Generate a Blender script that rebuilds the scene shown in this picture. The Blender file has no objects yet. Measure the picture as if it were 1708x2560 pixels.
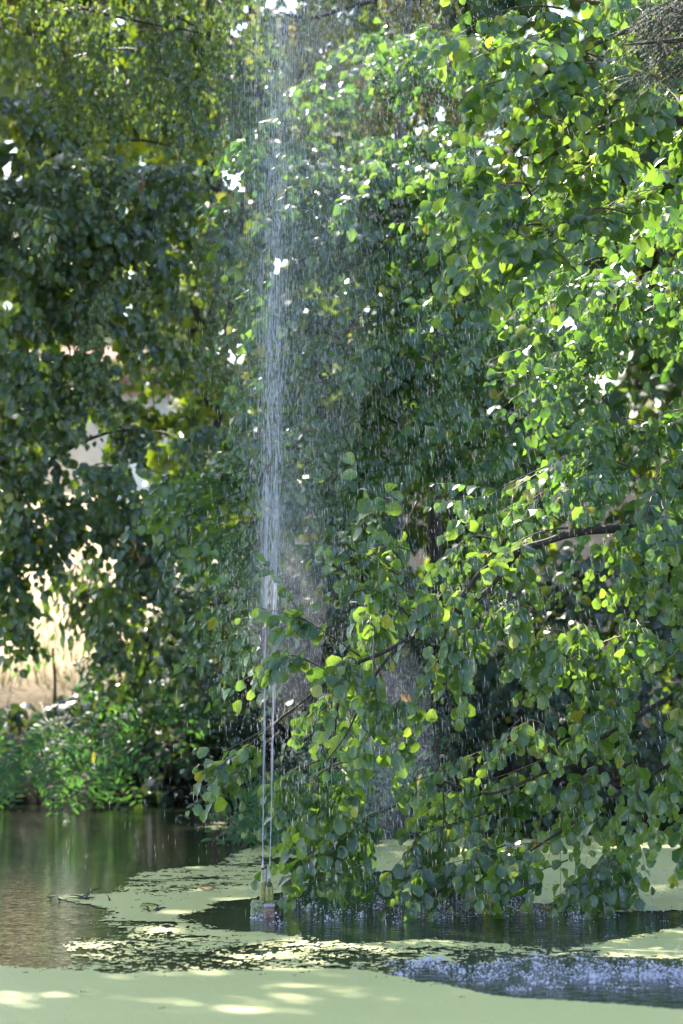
import bpy, math
import numpy as np
from mathutils import Matrix, Vector, Quaternion

rng = np.random.default_rng(11)
SC = bpy.context.scene
COL = SC.collection

# ------------------------------------------------------------------ camera
FPX = 7040.0
CAM_H = 1.7
PITCH = math.atan(262.0 / FPX)
cam_d = bpy.data.cameras.new('camera')
cam = bpy.data.objects.new('camera', cam_d)
COL.objects.link(cam)
cam.location = (0, 0, CAM_H)
cam.rotation_euler = (math.pi / 2 + PITCH, 0, 0)
cam_d.sensor_fit = 'VERTICAL'
cam_d.sensor_height = 36.0
cam_d.sensor_width = 24.0
cam_d.lens = 36.0 * FPX / 2560.0
cam_d.clip_end = 3000
cam_d.dof.use_dof = True
cam_d.dof.focus_distance = 16.3
cam_d.dof.aperture_fstop = 2.1
SC.camera = cam

# ------------------------------------------------------------------ light
SUN_EL, SUN_AZ = math.radians(43), math.radians(-24)     # azimuth measured from +Y towards +X
world = bpy.data.worlds.new('World')
SC.world = world
world.use_nodes = True
wn = world.node_tree
wn.nodes.clear()
wo = wn.nodes.new('ShaderNodeOutputWorld')
wb = wn.nodes.new('ShaderNodeBackground')
sky = wn.nodes.new('ShaderNodeTexSky')
sky.sky_type = 'NISHITA'
sky.sun_disc = False
sky.sun_elevation = SUN_EL
sky.sun_rotation = SUN_AZ
sky.air_density = 1.0
sky.dust_density = 1.2
wb.inputs['Strength'].default_value = 0.15
wn.links.new(sky.outputs[0], wb.inputs[0])
wn.links.new(wb.outputs[0], wo.inputs[0])

sd = bpy.data.lights.new('sun', 'SUN')
sd.energy = 4.6
sd.angle = math.radians(0.55)
sd.color = (1.0, 0.93, 0.82)
so = bpy.data.objects.new('sun', sd)
COL.objects.link(so)
sun_dir = Vector((math.sin(SUN_AZ) * math.cos(SUN_EL), math.cos(SUN_AZ) * math.cos(SUN_EL), math.sin(SUN_EL)))
so.rotation_euler = sun_dir.to_track_quat('Z', 'Y').to_euler()
so.location = (0, 0, 30)

vs = SC.view_settings
vs.view_transform = 'Standard'
vs.look = 'None'
vs.gamma = 1.0
vs.exposure = 2.1
vs.use_curve_mapping = False

# ------------------------------------------------------------------ helpers
cP, sP = math.cos(PITCH), math.sin(PITCH)


def ray(px, py):
    x = (px - 854.0) / FPX
    y = -(py - 1280.0) / FPX
    return np.array([x, cP - y * sP, sP + y * cP])


def P(px, py, d):
    """point in the place seen at photo position (px, py) that lies d metres away"""
    r = ray(px, py)
    k = d / r[1]
    return np.array([0, 0, CAM_H]) + r * k


def Wt(px, py, z=0.0):
    r = ray(px, py)
    k = (z - CAM_H) / r[2]
    return np.array([0, 0, CAM_H]) + r * k


def project(p):
    v = p - np.array([0, 0, CAM_H])
    f = v[:, 1] * cP + v[:, 2] * sP
    u = -v[:, 1] * sP + v[:, 2] * cP
    f = np.maximum(f, 0.01)
    return 854 + FPX * v[:, 0] / f, 1280 - FPX * u / f, f


def nrm(a):
    return a / np.maximum(np.linalg.norm(a, axis=-1, keepdims=True), 1e-9)


def make_mesh(name, verts, faces_flat, loop_tot, mats, mat_idx=None, smooth=False, uv=None, attrs=None):
    me = bpy.data.meshes.new(name)
    verts = np.ascontiguousarray(verts, dtype=np.float32)
    me.vertices.add(len(verts))
    me.vertices.foreach_set('co', verts.ravel())
    faces_flat = np.ascontiguousarray(faces_flat, dtype=np.int32)
    loop_tot = np.ascontiguousarray(loop_tot, dtype=np.int32)
    me.loops.add(len(faces_flat))
    me.loops.foreach_set('vertex_index', faces_flat)
    me.polygons.add(len(loop_tot))
    st = np.concatenate([[0], np.cumsum(loop_tot)[:-1]]).astype(np.int32)
    me.polygons.foreach_set('loop_start', st)
    me.polygons.foreach_set('loop_total', loop_tot)
    for m in mats:
        me.materials.append(m)
    if mat_idx is not None:
        me.polygons.foreach_set('material_index', np.ascontiguousarray(mat_idx, dtype=np.int32))
    if smooth:
        me.polygons.foreach_set('use_smooth', np.ones(len(loop_tot), dtype=bool))
    if uv is not None:
        l = me.uv_layers.new(name='UVMap')
        l.data.foreach_set('uv', np.ascontiguousarray(uv[faces_flat], dtype=np.float32).ravel())
    if attrs:
        for k, v in attrs.items():
            a = me.attributes.new(k, 'FLOAT', 'POINT')
            a.data.foreach_set('value', np.ascontiguousarray(v, dtype=np.float32))
    me.update(calc_edges=True)
    me.validate()
    return me


def link(name, me, parent=None, loc=(0, 0, 0)):
    o = bpy.data.objects.new(name, me)
    COL.objects.link(o)
    o.location = loc
    if parent is not None:
        o.parent = parent
    return o


def tag(o, label=None, cat=None, group=None, kind=None):
    if label: o['label'] = label
    if cat: o['category'] = cat
    if group: o['group'] = group
    if kind: o['kind'] = kind
    return o


def empty(name, loc, label, cat, group=None):
    o = bpy.data.objects.new(name, None)
    COL.objects.link(o)
    o.location = loc
    o.empty_display_size = 0.2
    return tag(o, label, cat, group)


# value noise (numpy)
_perm = np.random.default_rng(5).random((64, 64, 8)).astype(np.float32)


def vnoise(x, y, layer=0):
    xi = np.floor(x).astype(int); yi = np.floor(y).astype(int)
    fx = x - xi; fy = y - yi
    fx = fx * fx * (3 - 2 * fx); fy = fy * fy * (3 - 2 * fy)
    T = _perm[:, :, layer % 8]
    a = T[xi & 63, yi & 63]; b = T[(xi + 1) & 63, yi & 63]
    c = T[xi & 63, (yi + 1) & 63]; d = T[(xi + 1) & 63, (yi + 1) & 63]
    return (a * (1 - fx) + b * fx) * (1 - fy) + (c * (1 - fx) + d * fx) * fy


def fbm(x, y, o=4):
    s = 0; a = 0.5; t = 0
    for i in range(o):
        s = s + a * vnoise(x * 2 ** i + 17.3 * i, y * 2 ** i + 5.1 * i, i); t += a; a *= 0.55
    return s / t


# tubes: pts (N,K,3), radii (N,K), sides
def tubes(pts, radii, sides=4):
    pts = np.asarray(pts, float); radii = np.asarray(radii, float)
    N, K, _ = pts.shape
    tan = np.empty_like(pts)
    tan[:, 1:-1] = pts[:, 2:] - pts[:, :-2]
    tan[:, 0] = pts[:, 1] - pts[:, 0]
    tan[:, -1] = pts[:, -1] - pts[:, -2]
    tan = nrm(tan)
    ref = np.where(np.abs(tan[:, :, 2:3]) > 0.92, np.array([[[1.0, 0, 0]]]), np.array([[[0, 0, 1.0]]]))
    a = nrm(np.cross(tan, ref)); b = np.cross(tan, a)
    ang = np.arange(sides) * 2 * math.pi / sides
    ring = (a[:, :, None, :] * np.cos(ang)[None, None, :, None] + b[:, :, None, :] * np.sin(ang)[None, None, :, None])
    v = pts[:, :, None, :] + ring * radii[:, :, None, None]
    V = v.reshape(-1, 3)
    n = np.arange(N)[:, None, None] * K * sides
    k = np.arange(K - 1)[None, :, None] * sides
    s = np.arange(sides)[None, None, :]
    s2 = (s + 1) % sides
    q = np.stack([n + k + s, n + k + s2, n + k + sides + s2, n + k + sides + s], -1).reshape(-1, 4)
    # caps
    faces = q.ravel(); tot = np.full(len(q), 4)
    c0 = (np.arange(N)[:, None] * K * sides + np.arange(sides)[None, ::-1]).ravel()
    c1 = (np.arange(N)[:, None] * K * sides + (K - 1) * sides + np.arange(sides)[None, :]).ravel()
    faces = np.concatenate([faces, c0, c1]); tot = np.concatenate([tot, np.full(2 * N, sides)])
    return V, faces, tot


def join(parts):
    Vs, Fs, Ts, off = [], [], [], 0
    for V, F, T in parts:
        Vs.append(V); Fs.append(F + off); Ts.append(T); off += len(V)
    return np.concatenate(Vs), np.concatenate(Fs), np.concatenate(Ts)


def tile(bv, bf, bt, M, T):
    """copy base mesh by rotation-scale matrices M (N,3,3) and offsets T (N,3)"""
    N = len(M)
    V = np.einsum('nij,vj->nvi', M, bv) + T[:, None, :]
    F = (bf[None, :] + (np.arange(N) * len(bv))[:, None]).ravel()
    return V.reshape(-1, 3), F, np.tile(bt, N)


def lathe(profile, sides=20):
    pr = np.array(profile, float)
    ang = np.arange(sides) * 2 * math.pi / sides
    V = np.stack([pr[:, None, 0] * np.cos(ang), pr[:, None, 0] * np.sin(ang), np.repeat(pr[:, 1:2], sides, 1)], -1).reshape(-1, 3)
    q = []
    for k in range(len(pr) - 1):
        for s in range(sides):
            s2 = (s + 1) % sides
            q.append((k * sides + s, k * sides + s2, (k + 1) * sides + s2, (k + 1) * sides + s))
    F = np.array(q).ravel(); T = np.full(len(q), 4)
    F = np.concatenate([F, np.arange(sides)[::-1], (len(pr) - 1) * sides + np.arange(sides)])
    T = np.concatenate([T, [sides, sides]])
    return V, F, T


# ------------------------------------------------------------------ materials
def newmat(name):
    m = bpy.data.materials.new(name); m.use_nodes = True
    m.node_tree.nodes.clear()
    return m, m.node_tree.nodes, m.node_tree.links


def N_(nodes, t, **kw):
    n = nodes.new(t)
    for k, v in kw.items():
        if k in ('operation', 'blend_type', 'data_type', 'attribute_name', 'noise_dimensions', 'feature', 'distance'):
            setattr(n, k, v)
        else:
            n.inputs[k.replace('_', ' ')].default_value = v
    return n


def ramp(nodes, links, fac, stops):
    r = nodes.new('ShaderNodeValToRGB')
    e = r.color_ramp.elements
    while len(e) < len(stops): e.new(0.5)
    for i, (p, c) in enumerate(stops):
        e[i].position = p; e[i].color = (*c, 1) if len(c) == 3 else c
    links.new(fac, r.inputs[0])
    return r


def mth(nodes, links, op, a, b=None, c=None):
    n = nodes.new('ShaderNodeMath'); n.operation = op
    for i, v in enumerate((a, b, c)):
        if v is None: continue
        if isinstance(v, (int, float)): n.inputs[i].default_value = v
        else: links.new(v, n.inputs[i])
    return n.outputs[0]


def leaf_material(name, cols, trans, rough=0.36, tmix=0.4, odd=0.03, under=(0.11, 0.16, 0.08), oddcol=(0.30, 0.30, 0.03), spec=0.9, veins=True, coat=0.55):
    m, n, l = newmat(name)
    out = n.new('ShaderNodeOutputMaterial')
    at = n.new('ShaderNodeAttribute'); at.attribute_name = 'leaf_tone'
    oi = n.new('ShaderNodeObjectInfo')
    r = mth(n, l, 'FRACT', mth(n, l, 'ADD', at.outputs['Fac'], oi.outputs['Random']))
    base = ramp(n, l, r, [(0.0, cols[0]), (0.55, cols[1]), (1 - odd - 0.02, cols[2]), (1 - odd, oddcol)])
    tr = ramp(n, l, r, [(0.0, trans[0]), (1 - odd - 0.02, trans[1]), (1 - odd, tuple(min(0.9, c * 1.6) for c in oddcol))])
    col = base.outputs[0]; tcol = tr.outputs[0]
    if veins:
        uv = n.new('ShaderNodeUVMap'); sp = n.new('ShaderNodeSeparateXYZ'); l.new(uv.outputs[0], sp.inputs[0])
        au = mth(n, l, 'ABSOLUTE', mth(n, l, 'SUBTRACT', sp.outputs[0], 0.5))
        w = mth(n, l, 'SUBTRACT', sp.outputs[1], mth(n, l, 'MULTIPLY', au, 0.8))
        s = mth(n, l, 'SINE', mth(n, l, 'MULTIPLY', w, 48.0))
        s = mth(n, l, 'POWER', mth(n, l, 'MULTIPLY_ADD', s, 0.5, 0.5), 6.0)
        mid = mth(n, l, 'LESS_THAN', au, 0.022)
        v = mth(n, l, 'MAXIMUM', mth(n, l, 'MULTIPLY', s, 0.5), mid)
        mx = n.new('ShaderNodeMixRGB'); l.new(mth(n, l, 'MULTIPLY', v, 0.35), mx.inputs[0])
        l.new(col, mx.inputs[1]); mx.inputs[2].default_value = (0.16, 0.2, 0.06, 1); col = mx.outputs[0]
        mx2 = n.new('ShaderNodeMixRGB'); mx2.blend_type = 'MULTIPLY'; l.new(mth(n, l, 'MULTIPLY', v, 0.45), mx2.inputs[0])
        l.new(tcol, mx2.inputs[1]); mx2.inputs[2].default_value = (0.55, 0.6, 0.4, 1); tcol = mx2.outputs[0]
    ge = n.new('ShaderNodeNewGeometry')
    mb = n.new('ShaderNodeMixRGB'); l.new(mth(n, l, 'MULTIPLY', ge.outputs['Backfacing'], 0.6), mb.inputs[0])
    l.new(col, mb.inputs[1]); mb.inputs[2].default_value = (*under, 1)
    pb = n.new('ShaderNodeBsdfPrincipled'); l.new(mb.outputs[0], pb.inputs['Base Color'])
    pb.inputs['Specular IOR Level'].default_value = spec
    pb.inputs['Coat Weight'].default_value = coat; pb.inputs['Coat Roughness'].default_value = 0.28
    tn = n.new('ShaderNodeTexCoord'); nz = N_(n, 'ShaderNodeTexNoise', Scale=9.0, Detail=2.0); l.new(tn.outputs['Object'], nz.inputs[0])
    l.new(mth(n, l, 'MULTIPLY_ADD', nz.outputs[0], 0.25, mth(n, l, 'MULTIPLY_ADD', ge.outputs['Backfacing'], 0.25, rough - 0.12)), pb.inputs['Roughness'])
    tb = n.new('ShaderNodeBsdfTranslucent'); l.new(tcol, tb.inputs[0])
    ms = n.new('ShaderNodeMixShader'); ms.inputs[0].default_value = tmix
    l.new(pb.outputs[0], ms.inputs[1]); l.new(tb.outputs[0], ms.inputs[2]); l.new(ms.outputs[0], out.inputs[0])
    return m


def simple(name, c1, c2, scale=20, rough=0.8, bump=0.3, detail=6, spec=0.4, c3=None):
    m, n, l = newmat(name)
    out = n.new('ShaderNodeOutputMaterial'); pb = n.new('ShaderNodeBsdfPrincipled')
    tc = n.new('ShaderNodeTexCoord')
    nz = N_(n, 'ShaderNodeTexNoise', Scale=scale, Detail=float(detail), Roughness=0.65); l.new(tc.outputs['Object'], nz.inputs[0])
    st = [(0.32, c1), (0.68, c2)] if c3 is None else [(0.3, c1), (0.5, c2), (0.68, c3)]
    r = ramp(n, l, nz.outputs[0], st)
    l.new(r.outputs[0], pb.inputs['Base Color']); pb.inputs['Roughness'].default_value = rough
    pb.inputs['Specular IOR Level'].default_value = spec
    bm = n.new('ShaderNodeBump'); bm.inputs['Strength'].default_value = bump; bm.inputs['Distance'].default_value = 0.3 / scale
    l.new(nz.outputs[0], bm.inputs['Height']); l.new(bm.outputs[0], pb.inputs['Normal'])
    l.new(pb.outputs[0], out.inputs[0])
    return m


M = {}
M['bark'] = simple('bark', (0.022, 0.016, 0.014), (0.075, 0.055, 0.045), 25, 0.75, 0.6)
M['birch_bark'] = simple('birch_bark', (0.07, 0.05, 0.05), (0.35, 0.32, 0.3), 14, 0.7, 0.4)
M['twig'] = simple('twig', (0.06, 0.035, 0.025), (0.14, 0.085, 0.06), 30, 0.5, 0.2)
M['dead'] = leaf_material('dead_leaf', ((0.16, 0.08, 0.04), (0.24, 0.13, 0.07), (0.34, 0.21, 0.13)), ((0.35, 0.15, 0.06), (0.5, 0.28, 0.12)), 0.7, 0.25, 0.02, (0.3, 0.2, 0.14), (0.3, 0.2, 0.1))
M['alder'] = leaf_material('alder_leaf', ((0.016, 0.048, 0.018), (0.028, 0.074, 0.023), (0.055, 0.12, 0.026)), ((0.16, 0.35, 0.03), (0.38, 0.57, 0.05)), 0.27, 0.42, 0.012)
M['hazel'] = leaf_material('hazel_leaf', ((0.026, 0.066, 0.03), (0.042, 0.098, 0.036), (0.07, 0.145, 0.034)), ((0.13, 0.32, 0.03), (0.31, 0.52, 0.05)), 0.34, 0.42, 0.012)
M['lime'] = leaf_material('lime_leaf', ((0.02, 0.05, 0.026), (0.03, 0.072, 0.03), (0.055, 0.115, 0.03)), ((0.12, 0.26, 0.02), (0.36, 0.52, 0.02)), 0.38, 0.27, 0.008)
M['birch'] = leaf_material('birch_leaf', ((0.055, 0.11, 0.035), (0.08, 0.145, 0.04), (0.13, 0.19, 0.04)), ((0.16, 0.3, 0.04), (0.38, 0.52, 0.05)), 0.36, 0.28, 0.03, veins=False)
M['birch_brown'] = leaf_material('browning_birch_leaf', ((0.08, 0.12, 0.04), (0.12, 0.13, 0.05), (0.20, 0.15, 0.07)), ((0.3, 0.4, 0.06), (0.55, 0.45, 0.12)), 0.45, 0.4, 0.15, veins=False)
M['locust'] = leaf_material('locust_leaf', ((0.022, 0.07, 0.042), (0.035, 0.10, 0.052), (0.055, 0.145, 0.05)), ((0.10, 0.28, 0.05), (0.2, 0.45, 0.06)), 0.6, 0.4, 0.01, veins=False, spec=0.4, coat=0.15)
M['dark_leaf'] = leaf_material('hollow_shade_leaf', ((0.014, 0.04, 0.018), (0.022, 0.058, 0.022), (0.035, 0.08, 0.026)), ((0.2, 0.36, 0.02), (0.42, 0.55, 0.02)), 0.55, 0.3, 0.01, veins=False, spec=0.4, coat=0.1)  # dark base puts the shade of the hollows into the leaf colour
M['shade_leaf'] = leaf_material('deep_shade_leaf', ((0.010, 0.032, 0.016), (0.016, 0.045, 0.020), (0.026, 0.062, 0.024)), ((0.1, 0.2, 0.02), (0.25, 0.35, 0.02)), 0.45, 0.14, 0.004, veins=False, spec=0.5, coat=0.2)  # darker, less translucent leaf: deep bank shade put into its colour
M['conifer'] = simple('conifer_needle', (0.018, 0.04, 0.02), (0.05, 0.08, 0.045), 20, 0.7, 0.1, spec=0.15)
M['lawn'] = simple('dry_lawn', (0.42, 0.33, 0.19), (0.58, 0.5, 0.3), 1.3, 0.95, 0.3, c3=(0.3, 0.3, 0.1))

# ------------------------------------------------------------------ pond outline and terrain
PC = np.array([0.6, 12.6])          # centre


def pond_sd(x, y):
    """signed distance (approx.) to the shore, negative inside the pond"""
    far = 25.3 - 0.45 * (x + 1.0) - 0.04 * np.maximum(x + 1, 0) ** 2 + 0.5 * np.sin(x * 1.3 + 0.6)
    far = np.where(x < -1.2, 25.5 + 0.25 * np.sin(x * 2.1), far)
    far = far - np.maximum(np.abs(x) - 4.0, 0) ** 2 * 0.11
    far = np.where(x > 3.0, np.minimum(far, 23.0 - (x - 3.0) * 8.0), far); far = np.maximum(far, 12.0 - np.abs(x))
    near = 1.8 + 0.12 * np.maximum(np.abs(x) - 2, 0) ** 2 + 0.2 * np.sin(x)
    return np.maximum(y - far, near - y)


def ground_h(x, y):
    s = pond_sd(x, y) + (fbm(x * 0.9 + 40, y * 0.9 + 40, 3) - 0.5) * 0.7
    inside = -0.7 + 0.7 * np.clip((s + 1.4) / 1.4, 0, 1) ** 1.5
    out = 0.40 * (1 - np.exp(-np.maximum(s, 0) / 0.35))
    far = np.clip((y - 26) / 17.0, 0, 1)
    hill = far ** 0.95 * 3.2 + np.clip(y - 43, 0, 500) * 0.012
    z = np.where(s < 0, inside, out + np.where(y > 20, hill, 0.0))
    z = z + np.where(s > 0.5, (fbm(x * 0.35 + 9, y * 0.35 + 3, 4) - 0.5) * 0.25, 0)
    z = np.where(y < 6, np.minimum(z, 0.16), z)
    return z


def axis(fine0, fine1, step, lim, grow=1.25):
    a = list(np.arange(fine0, fine1 + 1e-6, step))
    s = step; v = a[-1]
    while v < lim:
        s *= grow; v += s; a.append(v)
    s = step; v = a[0]; b = []
    while v > -lim:
        s *= grow; v -= s; b.append(v)
    return np.array(b[::-1] + a)


gx = axis(-9, 9, 0.16, 900); gy = axis(-1, 46, 0.16, 900)
X, Y = np.meshgrid(gx, gy, indexing='ij')
Z = ground_h(X, Y)
nx, ny = X.shape


def grid_faces(nx, ny, keep=None):
    i = np.arange(nx - 1)[:, None] * ny; j = np.arange(ny - 1)[None, :]
    q = np.stack([i + j, i + ny + j, i + ny + j + 1, i + j + 1], -1)
    q = q[keep] if keep is not None else q.reshape(-1, 4)
    return q.ravel(), np.full(len(q), 4)


mg, n, l = newmat('ground_soil_and_grass')
out = n.new('ShaderNodeOutputMaterial'); pb = n.new('ShaderNodeBsdfPrincipled'); pb.inputs['Roughness'].default_value = 0.95; pb.inputs['Specular IOR Level'].default_value = 0.08
geo = n.new('ShaderNodeNewGeometry'); spx = n.new('ShaderNodeSeparateXYZ'); l.new(geo.outputs['Position'], spx.inputs[0])
nz = N_(n, 'ShaderNodeTexNoise', Scale=0.7, Detail=8.0, Roughness=0.65); l.new(geo.outputs['Position'], nz.inputs[0])
nz2 = N_(n, 'ShaderNodeTexNoise', Scale=14.0, Detail=6.0, Roughness=0.7); l.new(geo.outputs['Position'], nz2.inputs[0])
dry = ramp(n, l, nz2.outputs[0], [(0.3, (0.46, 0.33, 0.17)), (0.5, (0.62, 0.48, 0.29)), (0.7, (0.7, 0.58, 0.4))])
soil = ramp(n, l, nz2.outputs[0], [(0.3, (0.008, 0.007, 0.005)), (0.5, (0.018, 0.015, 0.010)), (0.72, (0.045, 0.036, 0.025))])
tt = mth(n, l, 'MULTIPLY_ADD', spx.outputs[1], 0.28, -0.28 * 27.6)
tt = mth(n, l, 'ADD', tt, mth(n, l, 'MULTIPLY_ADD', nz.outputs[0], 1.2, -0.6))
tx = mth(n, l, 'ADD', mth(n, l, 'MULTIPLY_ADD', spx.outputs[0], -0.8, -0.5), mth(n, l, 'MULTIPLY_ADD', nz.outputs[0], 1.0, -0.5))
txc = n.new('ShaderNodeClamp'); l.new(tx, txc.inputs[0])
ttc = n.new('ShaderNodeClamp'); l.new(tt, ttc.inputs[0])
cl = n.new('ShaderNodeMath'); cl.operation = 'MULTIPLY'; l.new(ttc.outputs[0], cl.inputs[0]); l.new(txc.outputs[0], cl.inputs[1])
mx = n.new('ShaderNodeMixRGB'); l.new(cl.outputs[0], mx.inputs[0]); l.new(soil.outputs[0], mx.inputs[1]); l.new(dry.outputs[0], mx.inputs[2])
l.new(mx.outputs[0], pb.inputs['Base Color'])
bm = n.new('ShaderNodeBump'); bm.inputs['Strength'].default_value = 0.7; bm.inputs['Distance'].default_value = 0.06; l.new(nz2.outputs[0], bm.inputs['Height']); l.new(bm.outputs[0], pb.inputs['Normal'])
l.new(pb.outputs[0], out.inputs[0])
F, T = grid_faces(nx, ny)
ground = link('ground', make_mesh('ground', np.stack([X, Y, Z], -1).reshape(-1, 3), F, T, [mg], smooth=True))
tag(ground, kind='structure')

# water
mw, n, l = newmat('pond_water')
out = n.new('ShaderNodeOutputMaterial'); pb = n.new('ShaderNodeBsdfPrincipled')
pb.inputs['Base Color'].default_value = (0.012, 0.018, 0.010, 1); pb.inputs['Roughness'].default_value = 0.015
pb.inputs['IOR'].default_value = 1.333
geo = n.new('ShaderNodeNewGeometry')
mp = n.new('ShaderNodeMapping'); mp.inputs['Scale'].default_value = (0.9, 3.4, 1.0); l.new(geo.outputs['Position'], mp.inputs[0])
w1 = N_(n, 'ShaderNodeTexNoise', Scale=4.5, Detail=3.0, Roughness=0.5); l.new(mp.outputs[0], w1.inputs[0])
w2 = N_(n, 'ShaderNodeTexNoise', Scale=9.0, Detail=2.0, Roughness=0.5); l.new(mp.outputs[0], w2.inputs[0])
at = n.new('ShaderNodeAttribute'); at.attribute_name = 'rain'
w3 = N_(n, 'ShaderNodeTexVoronoi', Scale=26.0); w3.feature = 'SMOOTH_F1'; l.new(geo.outputs['Position'], w3.inputs[0])
h = mth(n, l, 'MULTIPLY_ADD', w2.outputs[0], 0.45, w1.outputs[0])
h = mth(n, l, 'MULTIPLY_ADD', mth(n, l, 'MULTIPLY', at.outputs['Fac'], w3.outputs[0]), 1.0, h)
bm = n.new('ShaderNodeBump'); bm.inputs['Strength'].default_value = 1.0; bm.inputs['Distance'].default_value = 0.0036
l.new(h, bm.inputs['Height']); l.new(bm.outputs[0], pb.inputs['Normal']); l.new(pb.outputs[0], out.inputs[0])
wx = axis(-4, 4, 0.1, 14, 1.3); wy = axis(9, 27, 0.1, 26, 1.3)
X, Y = np.meshgrid(wx, wy, indexing='ij')
k = (pond_sd(X, Y) < 1.6)
px_, py_, _ = project(np.stack([X, Y, 0 * X], -1).reshape(-1, 3)); px_ = px_.reshape(X.shape); py_ = py_.reshape(X.shape)


def pip(px, py, poly):
    poly = np.array(poly, float); ins = np.zeros(px.shape, bool); j = len(poly) - 1
    for i in range(len(poly)):
        xi, yi = poly[i]; xj, yj = poly[j]
        if yi != yj:
            c = ((yi > py) != (yj > py)) & (px < (xj - xi) * (py - yi) / (yj - yi) + xi)
            ins ^= c
        j = i
    return ins


ell = lambda px, py, cx, cy, rx, ry: np.clip(1.4 - np.sqrt(((px - cx) / rx) ** 2 + ((py - cy) / ry) ** 2) * 1.2, 0, 1)
rain = np.maximum.reduce([ell(px_, py_, 1300, 2290, 520, 60), ell(px_, py_, 1500, 2440, 620, 75), 0.35 * ell(px_, py_, 800, 2290, 300, 50)])
kk = k[:-1, :-1]
F, T = grid_faces(X.shape[0], X.shape[1], kk)
water = link('pond_water', make_mesh('pond_water', np.stack([X, Y, 0 * X], -1).reshape(-1, 3), F, T, [mw], smooth=True, attrs={'rain': rain.ravel()}))
tag(water, kind='structure')

# duckweed sheet
md, n, l = newmat('duckweed')
out = n.new('ShaderNodeOutputMaterial'); pb = n.new('ShaderNodeBsdfPrincipled'); pb.inputs['Roughness'].default_value = 0.55
geo = n.new('ShaderNodeNewGeometry')
a1 = N_(n, 'ShaderNodeTexNoise', Scale=160.0, Detail=3.0, Roughness=0.7); l.new(geo.outputs['Position'], a1.inputs[0])
a2 = N_(n, 'ShaderNodeTexNoise', Scale=1.1, Detail=5.0, Roughness=0.6); l.new(geo.outputs['Position'], a2.inputs[0])
r1 = ramp(n, l, a1.outputs[0], [(0.3, (0.28, 0.29, 0.085)), (0.5, (0.39, 0.40, 0.14)), (0.7, (0.47, 0.485, 0.21))])
mx = n.new('ShaderNodeMixRGB'); mx.blend_type = 'MULTIPLY'; mx.inputs[0].default_value = 0.6
r2 = ramp(n, l, a2.outputs[0], [(0.3, (0.85, 0.85, 0.8)), (0.7, (1, 1, 1))])
l.new(r1.outputs[0], mx.inputs[1]); l.new(r2.outputs[0], mx.inputs[2]); l.new(mx.outputs[0], pb.inputs['Base Color'])
bm = n.new('ShaderNodeBump'); bm.inputs['Strength'].default_value = 0.35; bm.inputs['Distance'].default_value = 0.002
l.new(a1.outputs[0], bm.inputs['Height']); l.new(bm.outputs[0], pb.inputs['Normal']); l.new(pb.outputs[0], out.inputs[0])

front = [(-9000, 2395), (-300, 2400), (0, 2412), (120, 2425), (272, 2444), (420, 2433), (854, 2431), (950, 2439), (1100, 2469), (1317, 2499), (1708, 2529), (2100, 2545), (9000, 2560), (9000, 99999), (-9000, 99999)]
patch_low = [(150, 2345), (330, 2350), (470, 2330), (654, 2338), (854, 2350), (1126, 2360), (1460, 2372), (1480, 2400), (1250, 2415), (950, 2440), (700, 2431), (300, 2442), (150, 2425)]
band_b = [(230, 2262), (330, 2300), (420, 2318), (474, 2295), (560, 2322), (654, 2337), (854, 2350), (1126, 2358), (1460, 2368), (1600, 2400), (1480, 2392), (1200, 2378), (900, 2364), (640, 2366), (500, 2356), (330, 2350), (215, 2300)]
band_b_core = [(474, 2295), (560, 2322), (654, 2335), (854, 2349), (1126, 2358), (1440, 2368), (1300, 2372), (900, 2358), (640, 2358), (480, 2340), (400, 2310)]
mat_mid = [(110, 2241), (305, 2237), (381, 2252), (460, 2240), (643, 2222), (545, 2195), (420, 2180), (560, 2168), (854, 2150), (560, 2145), (640, 2115), (854, 2108), (1000, 2100), (1350, 2095), (1700, 2075), (2400, 2065), (9000, 2065), (9000, 2300), (1708, 2279), (1508, 2276), (1350, 2262), (1200, 2200), (1072, 2178), (854, 2186), (643, 2240), (534, 2259), (560, 2272), (474, 2289), (400, 2305), (300, 2296), (220, 2268)]
patch_top = [(330, 2185), (480, 2165), (640, 2130), (700, 2180), (643, 2240), (480, 2262), (330, 2250), (260, 2230)]
right_mat = [(1456, 2366), (1560, 2346), (1640, 2332), (1708, 2317), (2400, 2290), (9000, 2290), (9000, 2400), (1708, 2399), (1560, 2391), (1475, 2377)]
streaks = [(440, 2065), (660, 2040), (900, 2075), (900, 2110), (600, 2100)]


def cover(px, py):
    c = np.full(px.shape, -0.35)
    c = np.where(pip(px, py, patch_low), 0.40, c)
    c = np.where(pip(px, py, streaks), 0.33, c)
    c = np.where(pip(px, py, patch_top), 0.52, c)
    c = np.where(pip(px, py, mat_mid), 1.25, c)
    c = np.where(pip(px, py, patch_top) & (py < 2225), 0.6, c)
    c = np.where(pip(px, py, band_b), 0.55, c)
    c = np.where(pip(px, py, band_b_core), 0.72, c)
    c = np.where(pip(px, py, right_mat), 1.1, c)
    c = np.where(pip(px, py, front), 1.4, c)
    return c


dx, dy = 0.008, 0.026
ax_ = np.arange(-3.6, 3.6, dx); ay_ = np.arange(10.8, 25.6, dy)
X, Y = np.meshgrid(ax_, ay_, indexing='ij')
wxn = (fbm(X * 2.2, Y * 1.6, 3) - 0.5); wyn = (fbm(X * 2.0 + 31, Y * 2.4 + 11, 4) - 0.5); wxn = wxn * 2
px_, py_, _ = project(np.stack([X + wxn * 0.10, Y + wyn * 0.6 * np.clip((Y - 13) / 2, .25, 1), 0 * X], -1).reshape(-1, 3))
cv = cover(px_, py_).reshape(X.shape)


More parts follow.
